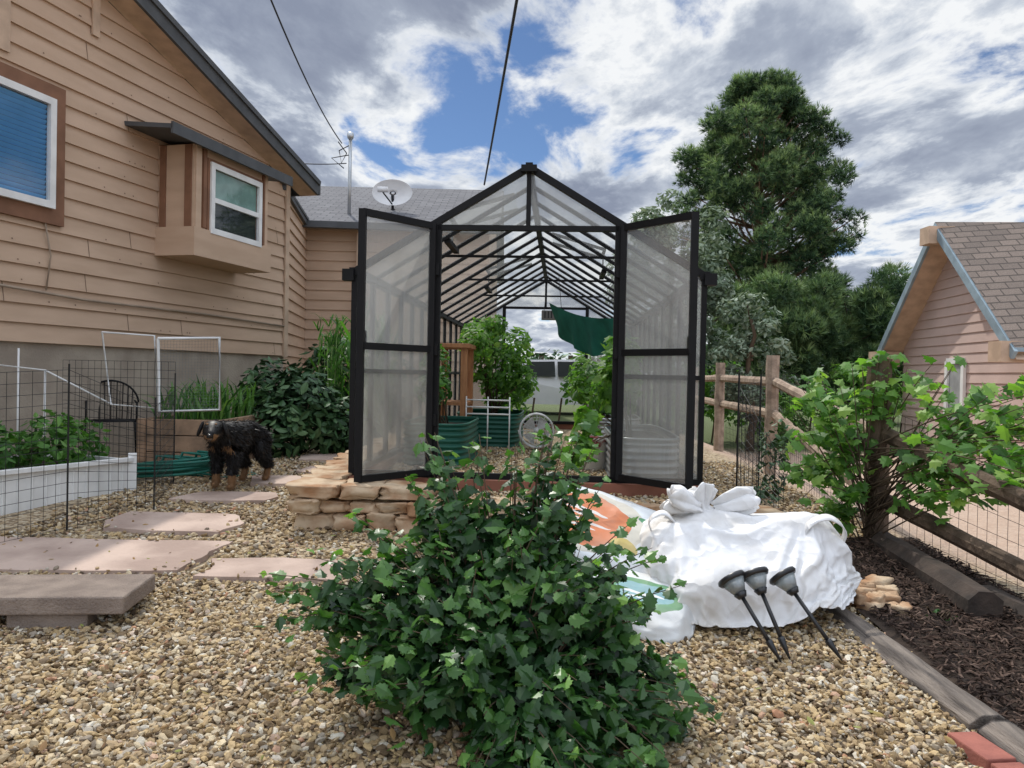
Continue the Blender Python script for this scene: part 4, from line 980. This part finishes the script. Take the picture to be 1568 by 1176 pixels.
for x,y,z in((-3.6,4.1,1.3),(-2.98,5.2,1.36),(-2.70,5.86,1.12),(-3.05,7.0,1.3)): mb.tube([(x,y,.1),(x,y,z)],.006,6)
mb.build('fence_wire',M_wire,wf)
wb=empty('wooden_raised_bed'); mb=MB()
for j in range(3):
    z=.40+.17*j; mb.box((-3.38,7.9,z),(.85,.05,.16),0); mb.box((-2.98,8.6,z),(.05,1.4,.16),0); mb.box((-3.78,8.6,z),(.05,1.4,.16),0); mb.box((-3.38,9.3,z),(.85,.05,.16),0)
for x in(-3.0,-3.76): mb.box((x,7.86,.55),(.08,.04,.55),0)
mb.build('boards',mat('bed_wood',(.38,.25,.16),.9,(.22,.15,.10),6,bump=.5),wb,bevel=.004); mb=MB(); mb.box((-3.38,8.6,.76),(.75,1.3,.04)); mb.build('soil',M_soil,wb)
pvc=empty('pvc_cold_frame'); mb=MB()
def rect(pts,r_=.017): mb.tube(pts+[pts[0]],r_,8,0,False)
rect([(-3.60,7.85,1.64),(-2.98,7.85,1.66),(-2.96,7.85,.93),(-3.58,7.85,.90)]); rect([(-4.25,8.0,1.70),(-3.66,7.9,1.67),(-3.62,7.9,.93),(-4.2,8.1,.95)],.010)
for x,zt_ in((-4.6,1.5),(-4.35,1.3),(-4.9,1.45)): mb.tube([(x,7.2,.2),(x,7.2,zt_)],.009,6)
mb.tube([(-4.9,7.2,1.35),(-4.35,7.2,1.3),(-3.8,7.3,1.0)],.008,6)
mb.build('white_pipes',M_white,pvc,True)
nm=MB(); wire_panel(nm,(-3.6,7.86),(-2.98,7.86),(.92,1.64),(.92,1.66),.03,.03,.0009); nm.build('netting',mat('netting',(.25,.27,.27),.6),pvc)
n=170; P0=np.stack([-3.38+.33*rng.uniform(-1,1,n),8.6+.6*rng.uniform(-1,1,n),np.full(n,.78)],1)
oc=empty('onion_plants'); scatter('blades',BL[0],BL[1],P0,basis(rng.normal(size=(n,3))*.16+[0,0,1],rng.random(n)*6.3),np.stack([np.full(n,.2),.3+.3*rng.random(n),.25+.25*rng.random(n)],1),rng.random(n),L_tom,oc)
ch=empty('metal_patio_chair',(-4.35,8.4,H(-4.3,8.4)),.5); mb=MB()
for i in range(9):
    a=-.9+1.8*i/8; mb.tube([(math.sin(a)*.26,.22,.45),(math.sin(a)*.28,.26+.02*math.cos(a),.62+.26*math.cos(a))],.006,5)
mb.tube([(math.sin(a)*.28,.26,.62+.26*math.cos(a)) for a in [-1.5+3*i/16 for i in range(17)]],.012,6)
for i in range(8): mb.tube([(-.24,-.2+.055*i,.45),(.24,-.2+.055*i,.45)],.006,5)
for x in(-.24,.24):
    for y in(-.2,.22): mb.tube([(x,y,.45),(x*1.1,y*1.15,0)],.012,6)
    mb.tube([(x,-.2,.45),(x,-.2,.65),(x,.22,.66)],.011,6)
mb.build('chair_frame',M_black,ch,True)
hs=MB(); pts=[]
for i in range(260):
    a_=i*.22; R_=.30-.05*math.sin(i*.11)+.02*math.sin(i*.37); pts.append((-3.12+math.cos(a_)*R_*1.3+.03*math.sin(i*.05),7.2+math.sin(a_)*R_*.8,.33+.020*(i%30)*.33+.03*math.sin(i*.05)))
pts+=[(-2.8,7.2,.32),(-2.5,7.6,.31),(-2.9,8.2,.31)]
hs.tube(pts,.013,7); hs.build('garden_hose',M_hose,None,True)
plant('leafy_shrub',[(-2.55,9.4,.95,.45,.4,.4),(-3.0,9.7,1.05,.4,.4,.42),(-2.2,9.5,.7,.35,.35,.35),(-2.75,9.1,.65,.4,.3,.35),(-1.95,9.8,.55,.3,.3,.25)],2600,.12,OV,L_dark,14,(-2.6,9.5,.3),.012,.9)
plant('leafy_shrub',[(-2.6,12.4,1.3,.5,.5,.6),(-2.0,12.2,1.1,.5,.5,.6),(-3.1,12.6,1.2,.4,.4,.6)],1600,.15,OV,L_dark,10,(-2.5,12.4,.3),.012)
cn=empty('corn_plants'); n=34; mb=MB(); pos=[];nor=[];sc_=[]
r=random.Random(8)
for i in range(n):
    x=r.uniform(-2.9,-1.75);y=r.uniform(10.5,11.8);h=r.uniform(1.3,1.9); mb.tube([(x,y,.3),(x+r.uniform(-.05,.05),y,.3+h)],[.014,.005],6)
    for k_ in range(13):
        pos.append((x,y,.45+h*.85*k_/12)); a_=r.uniform(0,6.3); nor.append(a_); sc_.append(r.uniform(.22,.42))
    for k_ in range(5): pos.append((x,y,.2+h)); nor.append(r.uniform(0,6.3)); sc_.append(.2)
mb.build('stalks',mat('corn_stalk',(.16,.25,.07),.6),cn,True)
pos=np.array(pos); n=len(pos); sc_=np.array(sc_); scatter('corn_leaves',BL[0],BL[1],pos,basis(np.stack([np.cos(nor)*.5,np.sin(nor)*.5,np.ones(n)],1),np.array(nor)),np.stack([sc_*.8,sc_,sc_],1),rng.random(n)*.65,L_tom,cn)
cb=empty('concrete_block_step'); mb=MB()
mb.box((-2.58,3.72,.235),(1.55,.42,.085),0,.10)
for x in(-3.1,-2.64,-2.16): mb.box((x,3.72+.1*(x+2.58),.135),(.36,.36,.11),0,.10)
mb.build('blocks',M_concrete,cb,bevel=.01)

# ------------------------------------------------------------------ dog
dog=empty('dog',(-2.42,6.80,H(-2.5,6.75)+.025),math.atan2(-.985,-.17)); dog.scale=(1.12,1.12,1.12)
TA=rad(22); PV=Vector((.30,0,0))
def hd(x,y,z):
    dx=x-PV.x; return (PV.x+dx*math.cos(TA)-y*math.sin(TA),dx*math.sin(TA)+y*math.cos(TA),z)
def hdi(x,y): dx=x-PV.x; return PV.x+dx*math.cos(TA)+y*math.sin(TA),-dx*math.sin(TA)+y*math.cos(TA)
J=[((-.30,0,.40),.090),((-.07,0,.40),.102),((.15,0,.39),.125),((.25,0,.435),.092),((.32,.005,.46),.078),(hd(.405,0,.475),.083),(hd(.475,0,.445),.050),(hd(.535,0,.43),.037),
   ((-.41,0,.39),.034),((-.47,0,.30),.034),((-.48,0,.20),.020)]
Ed=[(0,1),(1,2),(2,3),(3,4),(4,5),(5,6),(6,7),(0,8),(8,9),(9,10)]
for s in(-1,1):
    dx=.03*s
    b=len(J); J+=[((.17,s*.07,.34),.062),((.15+dx,s*.082,.235),.043),((.17+dx,s*.082,.11),.030),((.165+dx,s*.082,.035),.029),((.21+dx,s*.084,.022),.028)]; Ed+=[(2,b),(b,b+1),(b+1,b+2),(b+2,b+3),(b+3,b+4)]
    b=len(J); J+=[((-.29,s*.065,.34),.080),((-.21-dx,s*.085,.245),.053),((-.34-dx,s*.085,.14),.030),((-.315-dx,s*.085,.035),.027),((-.265-dx,s*.087,.022),.028)]; Ed+=[(0,b),(b,b+1),(b+1,b+2),(b+2,b+3),(b+3,b+4)]
me=bpy.data.meshes.new('dogskel'); me.from_pydata([j[0] for j in J],Ed,[]); ob=bpy.data.objects.new('dogskel',me); link(ob)
sk=ob.modifiers.new('s','SKIN'); 
for i,(p,r_) in enumerate(J): me.skin_vertices[0].data[i].radius=(r_,r_*1.0); me.skin_vertices[0].data[i].use_root=(i==0)
for i in(1,2,0): me.skin_vertices[0].data[i].radius=(J[i][1]*.95,J[i][1]*1.15)
ss=ob.modifiers.new('u','SUBSURF'); ss.levels=3; ss.render_levels=3
dg=bpy.context.evaluated_depsgraph_get(); em=bpy.data.meshes.new_from_object(ob.evaluated_get(dg))
bpy.data.objects.remove(ob)
def dogcol(p):
    x,y,z=p
    w_=.012*noise.noise(Vector((x,y,z))*25)
    hx,hy=hdi(x,y)
    if z+w_<.12: return .5
    if hx>.465 and abs(hy)>.020 and z+w_<.445: return .5
    if hx>.47 and z+w_<.42: return .5
    if x>.23 and x<.32 and abs(y)>.04 and z+w_<.34 and z>.3: return .5
    return 0.
at=em.attributes.new('rnd','FLOAT','POINT'); at.data.foreach_set('value',[dogcol(v.co) for v in em.vertices])
M_fur=ramp_mat('dog_fur',[(0,(.010,.009,.009)),(.3,(.010,.009,.009)),(.5,(.22,.12,.055)),(1,(.5,.42,.35))],.5,0,.3)
em.materials.clear(); em.materials.append(M_fur); em.polygons.foreach_set('use_smooth',[True]*len(em.polygons))
em.name='dog_body'; link(bpy.data.objects.new('body',em),dog)
nvv=len(em.vertices); co=np.empty(nvv*3); em.vertices.foreach_get('co',co); co=co.reshape(-1,3); no=np.empty(nvv*3); em.vertices.foreach_get('normal',no); no=no.reshape(-1,3)
NF=22000
idx=rng.integers(0,nvv,NF); P0=co[idx]+rng.normal(size=(NF,3))*.004; nn=no[idx]*.6+np.array([[-.5,0,-.6]])+rng.normal(size=(NF,3))*.22
head=P0[:,0]>.34; ln=np.where(head|(P0[:,2]<.13),.011,.038)*(.6+.7*rng.random(NF))
hair=([(-.08,0,0),(.08,0,0),(0,0,1)],[(0,1,2)])
scatter('fur',hair[0],hair[1],P0,basis(nn,rng.random(NF)*6.3),ln,np.array([dogcol(p) for p in P0])+.03*rng.random(NF),M_fur,dog)
mb=MB()
Rz=Matrix.Rotation(TA,3,'Z')
for s in(-1,1):
    mb.blob(hd(.395,s*.088,.48),(.034,.014,.060),.9,14,10,.05,2,1,Rz@Matrix.Rotation(s*.35,3,'X'),0)
    mb.blob(hd(.464,s*.034,.497),(.010,.010,.010),1,10,8,0,1,1,None,1); mb.blob(hd(.464,s*.030,.520),(.010,.010,.006),1,10,8,0,1,1,None,2)
mb.blob(hd(.568,0,.442),(.015,.019,.014),.9,12,8,0,1,1,None,1)
mb.tube([hd(.560,-.024,.415),hd(.572,0,.411),hd(.560,.024,.415)],.003,5,1)
mb.build('ears_eyes_nose',[mat('dog_black',(.012,.011,.011),.6),mat('dog_nose',(.008,.008,.008),.2,spec=.6),mat('dog_tan',(.22,.12,.055),.8)],dog,True)

# ------------------------------------------------------------------ sky & light
SE,SA=rad(52),rad(-24)
w=bpy.data.worlds.new('World'); scene.world=w; w.use_nodes=True; nt=w.node_tree; nt.nodes.clear(); L=nt.links.new
out=N(nt,'ShaderNodeOutputWorld'); bg=N(nt,'ShaderNodeBackground'); bg.inputs[1].default_value=.10
sky=N(nt,'ShaderNodeTexSky'); sky.sky_type='NISHITA'; sky.sun_disc=False; sky.sun_elevation=SE; sky.sun_rotation=SA; sky.altitude=1800; sky.dust_density=.6
tc=N(nt,'ShaderNodeTexCoord'); sx=N(nt,'ShaderNodeSeparateXYZ'); L(tc.outputs['Generated'],sx.inputs[0])
def M(op,a,b=None,c=None):
    n=N(nt,'ShaderNodeMath',operation=op)
    for i,v in enumerate((a,b,c)):
        if v is None: continue
        if isinstance(v,(int,float)): n.inputs[i].default_value=v
        else: L(v,n.inputs[i])
    return n.outputs[0]
def MR(v,a,b,c=0,d=1):
    n=N(nt,'ShaderNodeMapRange',interpolation_type='SMOOTHSTEP'); L(v,n.inputs[0])
    for i,q in enumerate((a,b,c,d)): n.inputs[i+1].default_value=q
    return n.outputs[0]
za=M('ADD',M('MAXIMUM',sx.outputs[2],0.),.13)
cb_=N(nt,'ShaderNodeCombineXYZ'); L(M('DIVIDE',sx.outputs[0],za),cb_.inputs[0]); L(M('DIVIDE',sx.outputs[1],za),cb_.inputs[1])
mp=N(nt,'ShaderNodeMapping'); mp.inputs['Rotation'].default_value=(0,0,rad(-38)); mp.inputs['Scale'].default_value=(1.25,.8,1); mp.inputs['Location'].default_value=(3.1,1.7,0); L(cb_.outputs[0],mp.inputs[0])
def NZ(vec,sc,det,ro,di):
    n=N(nt,'ShaderNodeTexNoise'); n.inputs['Scale'].default_value=sc; n.inputs['Detail'].default_value=det; n.inputs['Roughness'].default_value=ro; n.inputs['Distortion'].default_value=di; L(vec,n.inputs['Vector']); return n.outputs['Fac']
f1=NZ(mp.outputs[0],2.1,12,.60,.25)
mp2=N(nt,'ShaderNodeMapping'); mp2.inputs['Location'].default_value=(9,4,2); L(mp.outputs[0],mp2.inputs[0])
f2=NZ(mp2.outputs[0],1.7,12,.60,.2)
last=None
nrm=N(nt,'ShaderNodeVectorMath',operation='NORMALIZE'); L(tc.outputs['Generated'],nrm.inputs[0])
for (hx,hy,hz,rr,am) in((-.17,1,.27,.988,.08),(-.06,1,.33,.988,.10),(.06,1,.38,.988,.10),(.18,1,.44,.988,.08),(.50,1,.20,.985,.03)):
    dt_=N(nt,'ShaderNodeVectorMath',operation='DOT_PRODUCT'); dt_.inputs[1].default_value=Vector((hx,hy,hz)).normalized(); L(nrm.outputs[0],dt_.inputs[0])
    o_=MR(dt_.outputs['Value'],rr,1,0,am); last=o_ if last is None else M('MAXIMUM',last,o_)
sbv=M('SUBTRACT',f1,last)
cov=MR(sbv,.31,.44)
cc=N(nt,'ShaderNodeValToRGB'); e=cc.color_ramp.elements
e[0].position=.34; e[0].color=(.27,.31,.41,1); e[1].position=.68; e[1].color=(.93,.95,.97,1); x=e.new(.47); x.color=(.39,.44,.54,1); x=e.new(.56); x.color=(.62,.67,.75,1)
edge=MR(sbv,.38,.56,.20,-.03)
L(M('ADD',f2,edge),cc.inputs[0])
# gain added to out-of-view clouds, overhead and behind camera, for more ambient light
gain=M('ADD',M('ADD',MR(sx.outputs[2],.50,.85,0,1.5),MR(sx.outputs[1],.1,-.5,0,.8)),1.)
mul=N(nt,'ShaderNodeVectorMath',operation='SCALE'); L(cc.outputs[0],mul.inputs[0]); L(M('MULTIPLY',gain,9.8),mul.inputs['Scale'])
tint=N(nt,'ShaderNodeMix',data_type='RGBA',blend_type='MULTIPLY'); tint.inputs[0].default_value=1; L(sky.outputs[0],tint.inputs[6]); tint.inputs[7].default_value=(.66,.78,.92,1)
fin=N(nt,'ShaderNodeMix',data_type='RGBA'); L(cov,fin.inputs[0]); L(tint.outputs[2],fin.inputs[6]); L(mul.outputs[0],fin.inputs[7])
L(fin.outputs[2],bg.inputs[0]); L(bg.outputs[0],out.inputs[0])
sl=bpy.data.lights.new('sun','SUN'); sl.energy=3.0; sl.angle=rad(.8); sl.color=(1,.95,.87)
so=bpy.data.objects.new('sun',sl); link(so)
sdv=Vector((math.sin(SA)*math.cos(SE),math.cos(SA)*math.cos(SE),math.sin(SE)))
so.rotation_euler=(-sdv).to_track_quat('-Z','Y').to_euler()

# ------------------------------------------------------------------ camera
cam=bpy.data.cameras.new('camera'); cam.sensor_width=36; cam.lens=27.18; cam.clip_end=3000; cam.clip_start=.05
co_=bpy.data.objects.new('camera',cam); link(co_)
co_.matrix_world=Matrix.Translation((0,0,1.35))@Matrix.Rotation(rad(89.3),4,'X')@Matrix.Rotation(rad(1.2),4,'Z')
scene.camera=co_
